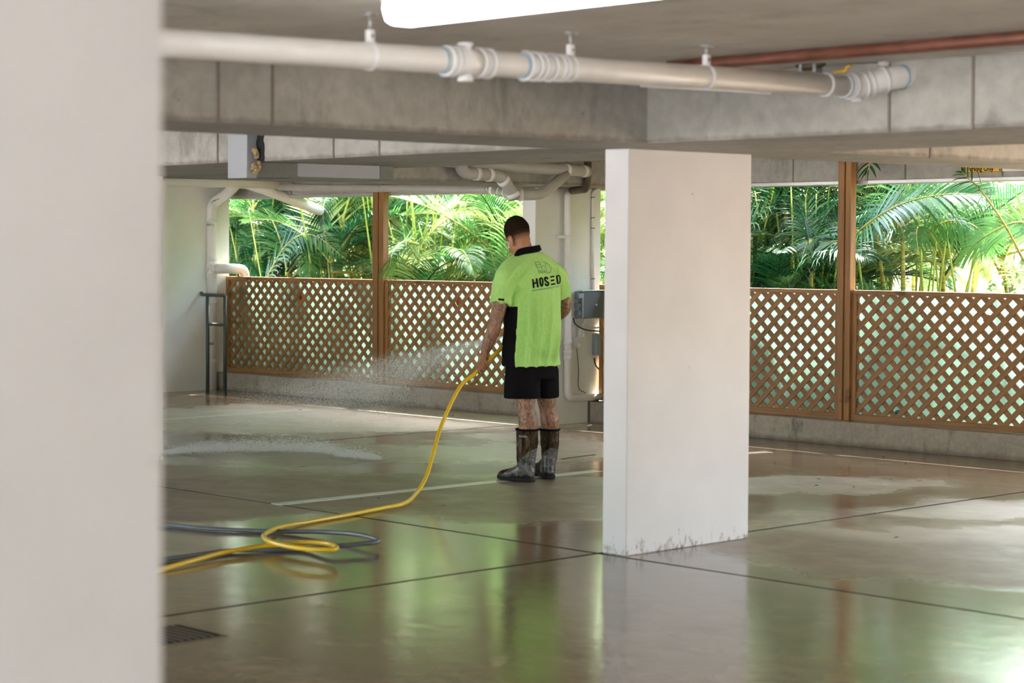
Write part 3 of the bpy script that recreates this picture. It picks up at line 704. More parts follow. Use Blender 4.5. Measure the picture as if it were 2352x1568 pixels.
def palm(x, y, n, hmin, hmax, kinds, label, seed, spread=.45, nf=7, cr=.028):
    rnd = random.Random(seed); root = thing('areca_palm', label, 'palm', (x, y, -.12), 'palms growing beyond the lattice fence')
    for i in range(n+7):
        a = rnd.uniform(0, 6.28); r = rnd.uniform(0, spread*1.2); q_ = Vector((x+r*math.cos(a), max(15.2, y+r*math.sin(a)*.8), -.12)); h = rnd.uniform(1.6, 2.9); b_ = rnd.uniform(.1, .5); c_ = rnd.uniform(0, 6.28)
        e_ = q_+Vector((math.cos(c_)*b_, max(15.1-q_.y, math.sin(c_)*b_), h)); tube('shoot', spline([q_, q_.lerp(e_, .5)+Vector((-.05*math.cos(c_), 0, .06)), e_], 4), [.016-.0012*j for j in range(9)], MAT['shoot'], root, 6)
    for i in range(n):
        a = rnd.uniform(0, 6.28); r = rnd.uniform(.05, spread); bx_, by_ = x+r*math.cos(a), max(15.25, y+r*math.sin(a)*.8)
        h = rnd.uniform(hmin, hmax); le = rnd.uniform(.02, .16)*h; top = Vector((bx_+le*math.cos(a), max(15.2, by_+le*math.sin(a)), h))
        pts = spline([(bx_, by_, -.12), Vector((bx_, by_, -.12)).lerp(top, .5)+Vector((0, 0, .05)), top], 6)
        tube('cane', pts, [cr*rnd.uniform(.8, 1.1)*(1-.35*j/(len(pts)-1)) for j in range(len(pts))], MAT['cane'], root, 8)
        for j in range(nf):
            kd = rnd.choices([k_ for k_, _ in kinds], [w_ for _, w_ in kinds])[0]
            put_frond(root, top-Vector((0, 0, rnd.uniform(0, .25))), a+j*2.4+rnd.uniform(-.3, .3), kd, rnd.randrange(5), rnd.uniform(.65, 1.05), rnd.uniform(-.45, .35), rnd.uniform(-.3, .3))
    return root
DK = (('leafd', 5), ('leaf', 3)); MD = (('leaf', 4), ('leafd', 1), ('leafy', 3)); YL = (('leafy', 5), ('leaf', 2), ('dry', .4)); DR = (('leaf', 3), ('leafy', 3), ('dry', 1.6), ('leafd', 1))
palm(-18.2, 15.75, 6, .7, 2.2, DK, 'dark green palm clump behind the left corner downpipe', 1)
palm(-19.3, 16.2, 8, .6, 2.3, DK, 'dense dark palm clump at the far left of the opening', 41, .5)
palm(-19.0, 17.6, 8, 1.2, 2.6, DR, 'mixed green and dry palm clump behind the left corner', 42, .7)
palm(-20.4, 16.3, 9, .6, 2.4, DK, 'dark palm clump hidden furthest left behind the downpipe', 43, .6)
palm(-21.9, 17.6, 9, .9, 2.6, DK, 'deep dark palm clump at the very left end', 44, .7)
palm(-18.6, 16.9, 7, 1.2, 3.0, DR, 'palm clump with dry fronds at the left end of the opening', 2, .7)
palm(-17.3, 15.9, 6, .5, 2.4, MD, 'palm clump seen below the slanting pipe', 3, .5)
palm(-17.4, 17.6, 7, 1.5, 3.2, YL, 'yellow stemmed palm clump left of the left post', 4, .8)
palm(-16.3, 15.8, 5, .3, 1.5, MD, 'short leafy palm clump left of the left post', 5, .5)
palm(-16.0, 17.0, 6, 1.2, 2.9, YL, 'pale yellow green palm clump behind the left post', 6, .7)
palm(-15.0, 16.1, 4, .5, 1.9, MD, 'green palm clump right of the left post', 7, .5)
palm(-14.9, 18.2, 5, 1.8, 3.2, YL, 'tall yellow green palm clump left of the man', 8, .7)
palm(-13.7, 16.8, 3, 1.6, 2.8, YL, 'yellow caned palm behind the man', 9, .4)
palm(-12.1, 15.75, 8, .5, 2.2, DK, 'dense dark palm clump right of the middle column', 10, .5)
palm(-11.2, 15.8, 7, .6, 2.6, DK, 'dark green palm clump left of the right post', 11, .5)
palm(-11.9, 17.2, 7, 1.4, 2.9, DK, 'deep green palm clump further back behind the right lattice', 12, .7)
palm(-10.3, 16.3, 4, 1.0, 2.3, MD, 'green palm clump behind the right post', 13, .4)
palm(-9.6, 17.4, 3, 1.2, 2.3, YL, 'pale palm clump right of the right post', 14, .5)
palm(-8.2, 16.8, 4, .6, 2.0, MD, 'palm clump near the right edge of the view', 15, .6)
palm(-7.6, 18.6, 5, 1.2, 2.8, YL, 'yellow green palm clump far right in the bright gap', 16, .9)
palm(-6.9, 15.9, 4, .5, 1.8, MD, 'palm clump past the right end of the view', 17, .5)
palm(-20.3, 18.8, 7, 1.2, 3.4, DK, 'palm clump deepest at the far left', 18, 1.0)
palm(-17.8, 20.2, 7, 1.5, 3.6, YL, 'far yellow green palm clump behind the left bays', 19, 1.2)
palm(-13.6, 20.8, 5, 1.5, 3.6, MD, 'far palm clump beyond the man', 20, 1.2)
palm(-21.5, 22.0, 7, 1.5, 3.8, MD, 'farthest palm clump on the left', 21, 1.4)
# fronds that reach in over the fence
def reach(name, label, kind, pts, ll, nl=30, curl=.5, wd=.012, seed=1, hang=1.0):
    rnd = random.Random(seed); P = spline(pts, 6); bm = bmesh.new(); N = len(P)-1
    add_tube(bm, P, [.009*(1-i/N)+.002 for i in range(N+1)], 6)
    nr = len(bm.faces)
    for k in range(nl):
        t = .05+.95*k/(nl-1); f = t*N; i = min(N-1, int(f)); c = P[i].lerp(P[i+1], f-i); d = (P[i+1]-P[i]).normalized()
        side = d.cross(Vector((0, 0, 1))).normalized()
        vd = (c-CAM).normalized(); sv = d.cross(Vector((0, -1, .25))).normalized(); side = (side*.35+sv*.65).normalized()
        nrm = side.cross(d).normalized()
        env = math.sin(math.pi*min(1, .22+.82*t))**.6*ll
        for s in (1, -1):
            l_ = env*rnd.uniform(.85, 1.1); dr = (side*s*(.85-.3*t)+d*(.5+.5*t)+nrm*rnd.uniform(-.05, .15)).normalized()
            p = c.copy(); q = dr.copy(); vs = []
            wv0 = d.cross(dr).cross(dr).normalized()
            for j in range(5):
                w_ = wd*(.5, 1, .9, .6, .05)[j]; vs.append((bm.verts.new(p+wv0*w_), bm.verts.new(p-wv0*w_))); p = p+q*l_/4; q = (q+Vector((0, 0, -hang))*curl*(.2+.15*j)).normalized()
            for A, B in zip(vs, vs[1:]): bm.faces.new((A[0], A[1], B[1], B[0]))
    me = bpy.data.meshes.new(name); bm.to_mesh(me); bm.free()
    me.polygons.foreach_set('use_smooth', [True]*len(me.polygons)); me.polygons.foreach_set('material_index', [1 if i < nr else 0 for i in range(len(me.polygons))])
    o = link(name, me, [MAT[kind], MAT['cane']]); return tag(o, label, 'palm frond')
Y1 = 14.95
def T(*q): return [pa(x, y, 1, yy) for x, y, yy in q]
reach('palm_frond', 'dark frond tip poking in above the corner downpipe', 'leafd', T((600, 425, 15.1), (560, 430, 14.6), (520, 441, 14.25), (492, 462, 14.0)), .30, 16, .5, seed=2)
reach('palm_frond', 'dark drooping frond in front of the slanting pipe end', 'leafd', T((768, 455, 15.3), (752, 452, 15.1), (742, 480, 14.95), (745, 520, 14.95)), .34, 20, .6, seed=3)
reach('palm_frond', 'silvery green frond draped over the left post and rail', 'leaf', T((960, 560, 15.3), (925, 556, 14.8), (900, 585, 14.4), (893, 640, 14.24)), .36, 22, .5, seed=4)
reach('palm_frond', 'glossy green frond right of the left post', 'leaf', T((985, 640, 15.5), (935, 560, 15.0), (905, 570, 14.8), (890, 600, 14.7)), .36, 22, .8, seed=14)
reach('palm_frond', 'big arching frond right of the right post', 'leafd', T((1925, 590, 15.6), (1985, 520, 15.2), (2080, 465, 15.1), (2190, 445, 15.1), (2290, 452, 15.2)), .50, 54, .35, .0125, seed=5)
reach('palm_frond', 'frond crossing behind the right post', 'leafd', T((2060, 470, 15.5), (1990, 520, 15.4), (1930, 550, 15.3), (1880, 560, 15.3)), .42, 26, .4, seed=6)
reach('palm_frond', 'long stemmed frond reaching in over the beam near the parking sign', 'leafd', T((2352, 600, 15.4), (2310, 520, 14.9), (2255, 440, 14.3), (2222, 408, 14.1), (2208, 392, 14.05)), .26, 12, .6, .008, seed=7)
reach('palm_frond', 'frond tip hanging over the beam beside the right post', 'leafd', T((2020, 350, 14.5), (2004, 362, 14.2), (1996, 385, 14.1), (1990, 400, 14.1)), .2, 8, .6, seed=8)
reach('palm_frond', 'drooping green frond low at the right edge', 'leaf', T((2100, 560, 16), (2170, 510, 15.9), (2240, 520, 15.8), (2300, 590, 15.8)), .42, 30, .6, seed=9)
reach('palm_frond', 'fine green frond leaning in from the right edge', 'leaf', T((2400, 540, 15.6), (2340, 510, 15.5), (2260, 545, 15.5), (2190, 610, 15.5)), .42, 30, .5, seed=10)
reach('palm_frond', 'arching green frond in the middle of the left opening', 'leaf', T((600, 660, 15.2), (660, 560, 15.3), (720, 540, 15.3), (800, 600, 15.3)), .45, 34, .5, seed=11)
reach('palm_frond', 'bright frond above the lattice in the left opening', 'leafy', T((860, 660, 15.9), (800, 560, 15.9), (760, 530, 15.9), (700, 540, 15.9)), .5, 36, .4, seed=12)
# broadleaf shrub
def shrub(x, y, z0, rx, ry, rz, nleaf, lw, label, mat, seed, name='broadleaf_shrub', trunk=True, grp=None):
    rnd = random.Random(seed); root = thing(name, label, 'shrub', (x, y, -.12), grp)
    tips = []
    for k in range(6 if trunk else 3):
        a = rnd.uniform(0, 6.28); tp_ = Vector((x+rx*.7*math.cos(a), y+ry*.7*math.sin(a), z0+rz*rnd.uniform(-.3, .7)))
        tube('branch', spline([(x, y, -.12), (x+.1*math.cos(a), y+.1*math.sin(a), z0*.5), tp_], 4), [.02-.0014*j for j in range(9)], MAT['brick'], root, 6)
    bm = bmesh.new()
    for k in range(nleaf):
        v = Vector((rnd.gauss(0, 1), rnd.gauss(0, 1), rnd.gauss(0, 1))).normalized()*rnd.uniform(.45, 1)**.6
        c = Vector((x+v.x*rx, y+v.y*ry, z0+v.z*rz)); d = Vector((rnd.uniform(-1, 1), rnd.uniform(-1, 1), rnd.uniform(-.8, .3))).normalized()
        s = d.cross(Vector((rnd.uniform(-.4, .4), rnd.uniform(-.4, .4), 1))).normalized(); L = lw*rnd.uniform(1.2, 2); W = lw*rnd.uniform(.4, .6); n_ = d.cross(s)*lw*.2
        vs = [bm.verts.new(p) for p in (c, c+d*L*.35+s*W+n_, c+d*L, c+d*L*.35-s*W+n_)]; bm.faces.new(vs)
    o = bm2('foliage', bm, MAT[mat], root); o['kind'] = 'stuff'; return root
shrub(-13.95, 15.4, .9, .55, .3, .75, 900, .045, 'bushy shrub with round dark leaves left of the man', 'shrub', 1)
shrub(-13.6, 16.2, 1.1, .9, .5, .65, 1800, .035, 'pale flowering looking shrub behind the man', 'shrub', 2)
shrub(-9.2, 16.4, .9, .7, .4, .8, 800, .04, 'sparse twiggy shrub behind the rightmost lattice', 'shrub', 3)
shrub(-7.9, 15.8, .9, .6, .4, .7, 900, .04, 'low green shrub at the right edge beyond the lattice', 'shrub', 4)
for i, (x, y, s, h) in enumerate(((-27, 25, 2.2, 1.8), (-22.5, 25.5, 2.0, 2.6), (-19, 26, 1.8, 1.3), (-15.5, 26.5, 2.2, 2.4), (-12.5, 27, 2.2, 1.4), (-9.5, 26, 1.7, 1.6))):
    shrub(x, y, h, s, 1.1, h*1.0, 2600, .11, ('broad bush farthest left beyond the palms', 'tall bush beyond the palms at left', 'low bush beyond the left post', 'tall bush beyond the man', 'low bush beyond the middle column', 'bush beyond the rightmost lattice')[i], 'shrub', 30+i, 'garden_bush', True, 'garden bushes far beyond the palms')

# ================================================================== HOSES
def W(x, y, z): return pz(x, y, z)
gh = [W(250, 1196, .014), W(376, 1204, .014), W(480, 1214, .014), W(640, 1220, .014), W(740, 1221, .03), W(820, 1227, .05), W(866, 1238, .05), W(862, 1245, .05), W(820, 1250, .045), W(760, 1255, .04), W(690, 1260, .012), W(600, 1263, .014), W(520, 1265, .014), W(440, 1276, .014), W(376, 1284, .014), W(250, 1300, .014)]
gg = thing('garden_hose', 'slack grey hose looped on the wet floor under the yellow one', 'hose', pz(700, 1240)); tube('hose_line', spline(gh, 8), .0125, MAT['hose_g'], gg, 10)

# ================================================================== PERSON
MD_ = 14.15
ROOT = pz(1212, 1104); ROOT.z = 0
UU, WW = RT.copy(), fw.copy(); UU.z = 0; WW.z = 0; UU.normalize(); WW.normalize()
def B(x, y, w=0.0): return pd(x, y, MD_+w)          # a point of the body at its own distance
def bdir(u, w_, z): return (UU*u+WW*w_+Vector((0, 0, z)))
person = thing('person', 'barefaced man in a green polo shirt, black shorts and camouflage boots, tattooed, holding a yellow hose', 'person', ROOT)
person['label'] = 'tattooed man seen from behind in lime polo shirt, black shorts and camouflage boots'
def remesh(name, bm, vox, mats, parent, sm=4, disp=None, fac=.5):
    bmesh.ops.recalc_face_normals(bm, faces=bm.faces)
    me = bpy.data.meshes.new('tmp'); bm.to_mesh(me); bm.free(); ob = bpy.data.objects.new('tmp', me); COL.objects.link(ob)
    md = ob.modifiers.new('r', 'REMESH'); md.mode = 'VOXEL'; md.voxel_size = vox; md.use_smooth_shade = True
    if sm:
        s_ = ob.modifiers.new('s', 'SMOOTH'); s_.iterations = sm; s_.factor = fac
    dg = bpy.context.evaluated_depsgraph_get(); me2 = bpy.data.meshes.new_from_object(ob.evaluated_get(dg))
    bpy.data.objects.remove(ob); bpy.data.meshes.remove(me)
    if disp:
        nm = [v.normal.copy() for v in me2.vertices]
        for v, nn in zip(me2.vertices, nm): v.co = disp(v.co.copy(), nn)
    me2.polygons.foreach_set('use_smooth', [True]*len(me2.polygons))
    me2.name = name
    return me2
def add_chain(bm, pts, radii, seg=16, n=6):
    """smooth tapering limb with rounded ends; radii may be numbers"""
    P = spline(pts, n); R = []
    for i in range(len(radii)-1):
        for k in range(n): R.append(radii[i]+(radii[i+1]-radii[i])*k/n)
    R.append(radii[-1]); d0_, d1_ = (P[0]-P[1]).normalized(), (P[-1]-P[-2]).normalized()
    pre = [(P[0]+d0_*R[0]*math.sin(a), R[0]*math.cos(a)) for a in (1.45, 1.1, .6)]; post = [(P[-1]+d1_*R[-1]*math.sin(a), R[-1]*math.cos(a)) for a in (.6, 1.1, 1.45)]
    add_tube(bm, [p for p, _ in pre]+P+[p for p, _ in post], [r for _, r in pre]+R+[r for _, r in post], seg)
TH = math.radians(32)      # body turned to the left
FWD = bdir(-math.sin(TH), math.cos(TH), 0); LFT = bdir(-math.cos(TH), -math.sin(TH), 0)
def add_loft(bm, secs, F_=None, L_=None, sup=2.4, seg=36):
    """secs: (centre, half width, half depth)"""
    F_ = F_ or FWD; L_ = L_ or LFT; rings = []
    for c, a, b_ in secs:
        ring = []
        for k in range(seg):
            t = 2*math.pi*k/seg; ca, sa = math.cos(t), math.sin(t)
            ring.append(bm.verts.new(c+L_*a*math.copysign(abs(ca)**(2/sup), ca)+F_*b_*math.copysign(abs(sa)**(2/sup), sa)))
        rings.append(ring)
    for A, B_ in zip(rings, rings[1:]):
        for k in range(seg): bm.faces.new((A[k], A[(k+1) % seg], B_[(k+1) % seg], B_[k]))
    bm.faces.new(rings[0][::-1]); bm.faces.new(rings[-1])
# ---- body
bm = bmesh.new()
HC = B(1189, 545, .0)
ha, hp = math.radians(40), math.radians(22)
hf = bdir(-math.sin(ha)*math.cos(hp), math.cos(ha)*math.cos(hp), -math.sin(hp)).normalized()
hr = bdir(math.cos(ha), math.sin(ha), 0).normalized(); hr = (hr+Vector((0, 0, .04))).normalized(); hu = hr.cross(hf).normalized()
HR = Matrix((hr, hf, hu)).transposed()
def Hd(x, y, z): return HC+hr*x+hf*y+hu*z
add_ell(bm, Hd(0, -.010, .040), (.077, .095, .106), HR)           # cranium
add_ell(bm, Hd(0, .028, -.045), (.060, .066, .072), HR)            # face
add_ell(bm, Hd(0, .062, -.10), (.034, .030, .022), HR, 12)         # chin
add_ell(bm, Hd(0, .0, -.07), (.062, .06, .045), HR)
add_ell(bm, Hd(0, .083, .022), (.05, .016, .013), HR, 12)          # brow
add_chain(bm, [Hd(0, .088, .008), Hd(0, .094, -.025), Hd(0, .092, -.034)], [.008, .012, .012], 10, 3)   # nose
for s in (1, -1): add_ell(bm, Hd(s*.012, .090, -.036), (.008, .010, .007), HR, 8)
add_ell(bm, Hd(0, .092, -.062), (.024, .008, .006), HR, 10); add_ell(bm, Hd(0, .090, -.073), (.021, .009, .007), HR, 10)
for s in (1, -1):
    add_ell(bm, Hd(s*.035, .078, -.018), (.018, .012, .012), HR, 10)
    # ears: rim, lobe and bowl
    ec = [Hd(s*(.076+.008*q), -.004+p_, z_-.022) for p_, z_, q in ((.012, -.030, .2), (-.004, -.036, .5), (-.012, -.018, .9), (-.018, .004, 1.3), (-.012, .024, 1.3), (.006, .028, .8), (.014, .012, .3))]
    add_chain(bm, ec, [.0075]*7, 8, 3)
    add_ell(bm, Hd(s*.079, -.001, -.026), (.007, .014, .024), HR, 10)
NB = B(1206, 588, .0)
add_chain(bm, [Hd(0, -.018, -.03), Hd(0, -.020, -.075), NB, B(1212, 620, .02)], [.060, .059, .064, .085], 20)
SL, SR = B(1163, 632, -.10), B(1280, 632, .11)
add_chain(bm, [SL, B(1195, 606, -.04), B(1215, 600, 0), B(1240, 606, .04), SR], [.05, .054, .060, .054, .05])
add_loft(bm, [(B(1214, 607, .0), .12, .07), (B(1219, 630, .01), .178, .10), (B(1222, 680, .01), .18, .115), (B(1222, 760, .01), .17, .11), (B(1221, 820, .0), .172, .115), (B(1221, 868, .0), .17, .115)], sup=2.1)
EL, WL = B(1135, 752, -.13), B(1114, 808, -.085)
add_chain(bm, [SL, B(1150, 690, -.12), EL, B(1124, 780, -.11), WL], [.052, .052, .046, .044, .030])
ER, WRr = B(1296, 710, .15), B(1215, 752, .44)
add_chain(bm, [SR, B(1292, 670, .14), ER, B(1262, 732, .30), WRr], [.050, .052, .044, .042, .03])
# left hand around the hose
HZ = {'a': B(1086, 862, -.10), 'b': B(1110, 838, -.075), 'c': B(1152, 800, -.02)}
hdir = (HZ['c']-HZ['a']).normalized()
kn = B(1104, 833, -.10)
add_chain(bm, [WL, B(1112, 819, -.085), B(1108, 828, -.08)], [.026, .026, .022], 14)
add_chain(bm, [WL, B(1107, 820, -.095), B(1103, 829, -.095)], [.024, .022, .018], 12)
def hh(t, off, r_ang):   # a point around the hose: t along it, off from the axis
    c = HZ['a'].lerp(HZ['c'], t); e1 = (Vector((0, 0, 1))-hdir*hdir.z).normalized(); e2 = hdir.cross(e1)
    return c+(e1*math.cos(r_ang)+e2*math.sin(r_ang))*off
for i, (t, L) in enumerate(((.17, 1.0), (.255, 1.1), (.34, 1.05), (.425, .9))):
    st_ = hh(t, .040, math.radians(35))
    root_ = B(1104, 826, -.095).lerp(B(1110, 824, -.07), i/3)
    pts = [root_, hh(t, .036, math.radians(60)), hh(t, .027, math.radians(120)), hh(t, .024, math.radians(190)), hh(t+.01, .024, math.radians(190+80*L))]
    add_chain(bm, pts, [.0105, .0098, .0090, .0084, .0074], 10, 3)
add_chain(bm, [B(1115, 820, -.075), B(1120, 826, -.06), hh(.50, .024, math.radians(-20)), hh(.47, .022, math.radians(-75))], [.015, .0135, .0115, .010], 10, 3)
# right hand in front of the body on the spray gun
add_chain(bm, [WRr, B(1203, 756, .49)], [.03, .032], 12)
gun0, gun1 = B(1215, 770, .50), B(1150, 795, .56)
for i in range(4):
    a_ = B(1203-i*4, 757+i*.6, .52); add_chain(bm, [B(1206-i*4, 756, .48), a_, a_+Vector((0, 0, -.03))+WW*.012, a_+Vector((0, 0, -.05))-WW*.012, a_+Vector((0, 0, -.045))-WW*.03], [.011, .0105, .0095, .009, .008], 8, 3)
add_chain(bm, [B(1210, 755, .45), B(1200, 762, .44), B(1192, 768, .45)], [.013, .012, .01], 8, 3)
# legs
KL, KR = B(1208, 938, -.06), B(1258, 938, .09)
add_chain(bm, [B(1202, 855, -.06), B(1206, 905, -.05), KL, B(1213, 968, -.065), B(1211, 1010, -.05), B(1209, 1075, -.04)], [.088, .077, .060, .068, .055, .040], 20)
add_chain(bm, [B(1246, 855, .06), B(1254, 905, .08), KR, B(1263, 965, .085), B(1262, 1010, .10), B(1260, 1070, .10)], [.088, .073, .058, .066, .055, .04], 20)
me = remesh('body', bm, .0046, None, person, 3)
ca = me.color_attributes.new('tone', 'FLOAT_COLOR', 'POINT')
for i, v in enumerate(me.vertices):
    x, y = px(v.co); d = (v.co-CAM).dot(fw); l_ = HR.transposed() @ (v.co-HC)
    tat = 1.0 if y > 680 else 0.0
    if 815 < y < 860 and x < 1135: tat = .35
    hair = 0.0
    if l_.length < .16 and l_.z > -.08:
        hair = max(0, min(1, (l_.z+.045-.35*max(0, l_.y))/.06)) if l_.y < .055 else max(0, min(1, (l_.z-.075)/.02))
        if abs(l_.x) > .081: hair = 0
    ca.data[i].color = (tat, hair, 0, 1)
M, n, l, b = newmat('skin'); t = NT(M); v = t.co()
at = n.new('ShaderNodeAttribute'); at.attribute_name = 'tone'; sp = n.new('ShaderNodeSeparateColor'); l.new(at.outputs['Color'], sp.inputs[0])
base = t.ramp(t.noise(v, 9, 4), (.3, (.36, .165, .08)), (.7, (.48, .24, .125)))
v2 = t.co((1, 1, .55)); nz = t.noise(v2, 11, 3, .55, 2.2)
ink = t.ramp(nz, (.34, 0.1), (.38, 1.0), (.43, .9), (.46, .1), (.50, .15), (.54, 1.0), (.59, .8), (.62, .1), (.68, .9)) 
ink2 = t.ramp(t.noise(v2, 26, 3, .6, 1.2), (.35, .45), (.6, 1.0))
inkm = t.math('MULTIPLY', t.math('MULTIPLY', ink, ink2), t.math('MULTIPLY', sp.outputs[0], .85))
cc = t.mix(inkm, base, (.040, .042, .045))
hn = t.noise(v, 130, 3, .7); hc = t.mix(t.ramp(hn, (.35, 0.0), (.65, 1.0)), (.008, .005, .003), (.035, .021, .013))
cc = t.mix(t.ramp(t.math('ADD', sp.outputs[1], t.math('MULTIPLY', t.math('SUBTRACT', hn, .5), .35)), (.1, 0.0), (.9, .97)), cc, hc)
l.new(cc, b.inputs['Base Color']); l.new(t.mix(sp.outputs[1], .48, .95), b.inputs['Roughness']); l.new(t.math('SUBTRACT', .5, t.math('MULTIPLY', sp.outputs[1], .45)), b.inputs['Specular IOR Level']); b.inputs['Subsurface Weight'].default_value = 0
b.inputs['Subsurface Scale'].default_value = .01; MAT['skin'] = M
link('body', me, M, person)
# hair: short cropped cap
bm = bmesh.new(); add_ell(bm, Hd(0, -.011, .043), (.0795, .0975, .1085), HR, 36)
dele = []
for v_ in bm.verts:
    l_ = HR.transposed() @ (v_.co-HC)
    if l_.z < .020+.30*max(0, l_.y)+.25*max(0, -l_.y-.07)*0 or (l_.y > .062 and l_.z < .075): dele.append(v_)
bmesh.ops.delete(bm, geom=dele, context='VERTS')
for v_ in bm.verts:
    l_ = HR.transposed() @ (v_.co-HC); k_ = max(0, 1-(l_.z-.020-.30*max(0, l_.y))/.035)
    v_.co += (v_.co-Hd(0, -.011, .043)).normalized()*(.0025*noise.noise(v_.co*120)-.0035*k_)
M, n, l, b = newmat('cropped_hair'); t = NT(M); hn = t.noise(t.co(), 150, 4, .7)
l.new(t.ramp(hn, (.3, (.006, .004, .003)), (.7, (.035, .021, .013))), b.inputs['Base Color']); b.inputs['Roughness'].default_value = .95; b.inputs['Specular IOR Level'].default_value = .05; l.new(t.bump(hn, .4, .003), b.inputs['Normal'])
bm2('hair', bm, M, person, True)
for s in (1, -1):
    bm = bmesh.new(); add_ell(bm, Hd(s*.031, .070, -.008), (.0115,)*3, HR, 12); bm2('eye', bm, plain('eye_white', (.7, .68, .65), .2) if s == 1 else bpy.data.materials['eye_white'], person, True)
bm = bmesh.new(); add_chain(bm, [Hd(-.088, .006, -.032), Hd(-.093, .014, -.042), Hd(-.091, .024, -.064)], [.0075, .005, .004], 10, 4)
bm2('earbud', bm, MAT['sign_w'], person, True)

# ---- polo shirt
bm = bmesh.new()
add_loft(bm, [(B(1207, 580, .0), .070, .066), (B(1208, 586, .0), .085, .072), (B(1211, 596, .0), .125, .088), (B(1216, 610, .0), .175, .105), (B(1220, 630, .01), .205, .125), (B(1222, 665, .01), .214, .142), (B(1222, 720, .01), .212, .150), (B(1221, 780, .01), .210, .150), (B(1221, 820, .0), .214, .152), (B(1220, 839, .0), .217, .153)], sup=2.35)
add_chain(bm, [B(1160, 634, -.10), B(1180, 612, -.05), B(1210, 600, 0), B(1240, 603, .04), B(1282, 632, .115)], [.072, .072, .072, .069, .066], 20)
def sleeve(pts, rad):
    P = spline(pts, 6); n_ = len(P); k = len(rad)-1
    R = [rad[min(k, int(i/(n_-1)*k))]+(rad[min(k, int(i/(n_-1)*k)+1)]-rad[min(k, int(i/(n_-1)*k))])*((i/(n_-1)*k) % 1) for i in range(n_)]
    add_tube(bm, P, R, 24)
sleeve([B(1172, 628, -.09), B(1158, 655, -.11), B(1149, 699, -.125)], [.070, .082, .079])
sleeve([B(1268, 628, .09), B(1286, 655, .13), B(1291, 688, .145)], [.070, .070, .064])
def folds(p, nn):
    q = p; x, y = px(p); d = 0.0
    u, wv = (p-ROOT).dot(UU), (p-ROOT).dot(WW)
    # long hanging folds on the lower back
    k = max(0, min(1, (y-640)/80)); 
    ph = (x+.10*(y-700))/7.2+1.6*noise.noise(p*2.6); rg_ = 1-abs(math.sin(ph))
    d += .040*k*(rg_**1.6-.35)*max(.15, .55+.9*noise.noise(p*3.1+Vector((3, 1, 0))))
    # diagonal pulls from the left armpit
    if y < 700: d += .034*((1-abs(math.sin((x*.62+y*.55)/6.0+.8*noise.noise(p*5))))**1.5-.3)*max(0, 1-abs(x-1180)/55)*max(0, 1-abs(y-650)/70)
    d += .014*noise.noise(Vector((u*4, wv*4, p.z*2.4)))+.009*noise.noise(Vector((u*12, wv*12, p.z*8)))
    # lower left drag line
    s_ = (y-765)-.62*(x-1190)
    d += .010*math.exp(-(s_/7)**2)*max(0, 1-abs(x-1210)/60)-.010*math.exp(-((s_-11)/7)**2)*max(0, 1-abs(x-1215)/60)
    # spine hollow
    d -= .010*math.exp(-((x-1222)/16)**2)*max(0, min(1, (y-640)/60))*max(0, min(1, (830-y)/60))
    if abs(x-1221) > 62 and d > 0: d *= .5
    if y < 660: d = max(d, -.006)
    if y > 820: d *= max(.2, (845-y)/25)
    return p+nn*max(d, -.02)
me = remesh('polo_shirt', bm, .0075, None, person, 5, folds)
M, n, l, b = newmat('lime_fabric'); t = NT(M)
f_ = t.noise(t.co(), 60, 3); l.new(t.ramp(f_, (.3, (.38, .72, .17)), (.7, (.46, .80, .22))), b.inputs['Base Color']); b.inputs['Roughness'].default_value = .75
b.inputs['Sheen Weight'].default_value = .25; l.new(t.bump(t.noise(t.co(), 400, 2), .15, .002), b.inputs['Normal']); MAT['lime'] = M
MAT['fabric_k'] = plain('black_fabric', (.006, .005, .006), .95, var=.3, scale=200)
MAT['fabric_k'].node_tree.nodes['Principled BSDF'].inputs['Specular IOR Level'].default_value = .15
shirt = link('polo_shirt', me, [MAT['lime'], MAT['fabric_k']], person)
for p_ in me.polygons:                                              # black panel down each flank
    c = p_.center+ROOT; x, y = px(c); r_ = c-B(1221, y, .01); r_.z = 0
    az = math.degrees(math.atan2(r_.dot(FWD), r_.dot(LFT))); azr = math.degrees(math.atan2(r_.dot(FWD), -r_.dot(LFT)))
    lim = -16-14*max(0, (762-y)/60) if y < 762 else -16+ (6 if y > 825 else 0)
    d_ = (c-CAM).dot(fw)
    if y > 704 and (-22 < az < 48) and abs(r_.dot(LFT)) > .08: p_.material_index = 1
    elif y > 704 and (-10 < azr < 48) and abs(r_.dot(LFT)) > .08: p_.material_index = 1
bvh = BVHTree.FromPolygons([v_.co+ROOT for v_ in me.vertices], [tuple(p_.vertices) for p_ in me.polygons])
def decal(bm, name, mat, parent, off=.004, depth=13.6):
    """bm in photograph pixels (x right, y down) pressed onto the shirt"""
    for _ in range(4): bmesh.ops.subdivide_edges(bm, edges=[e for e in bm.edges if e.calc_length() > 1.6], cuts=1)
    bmesh.ops.triangulate(bm, faces=bm.faces)
    bad = []
    for v_ in bm.verts:
        o_ = pd(v_.co.x, v_.co.y, depth); dr_ = ray(v_.co.x, v_.co.y).normalized(); hit = bvh.ray_cast(CAM, dr_)
        if hit[0] is None: bad.append(v_); continue
        v_.co = hit[0]-dr_*off
    bmesh.ops.delete(bm, geom=bad, context='VERTS')
    bm2(name, bm, mat, parent)
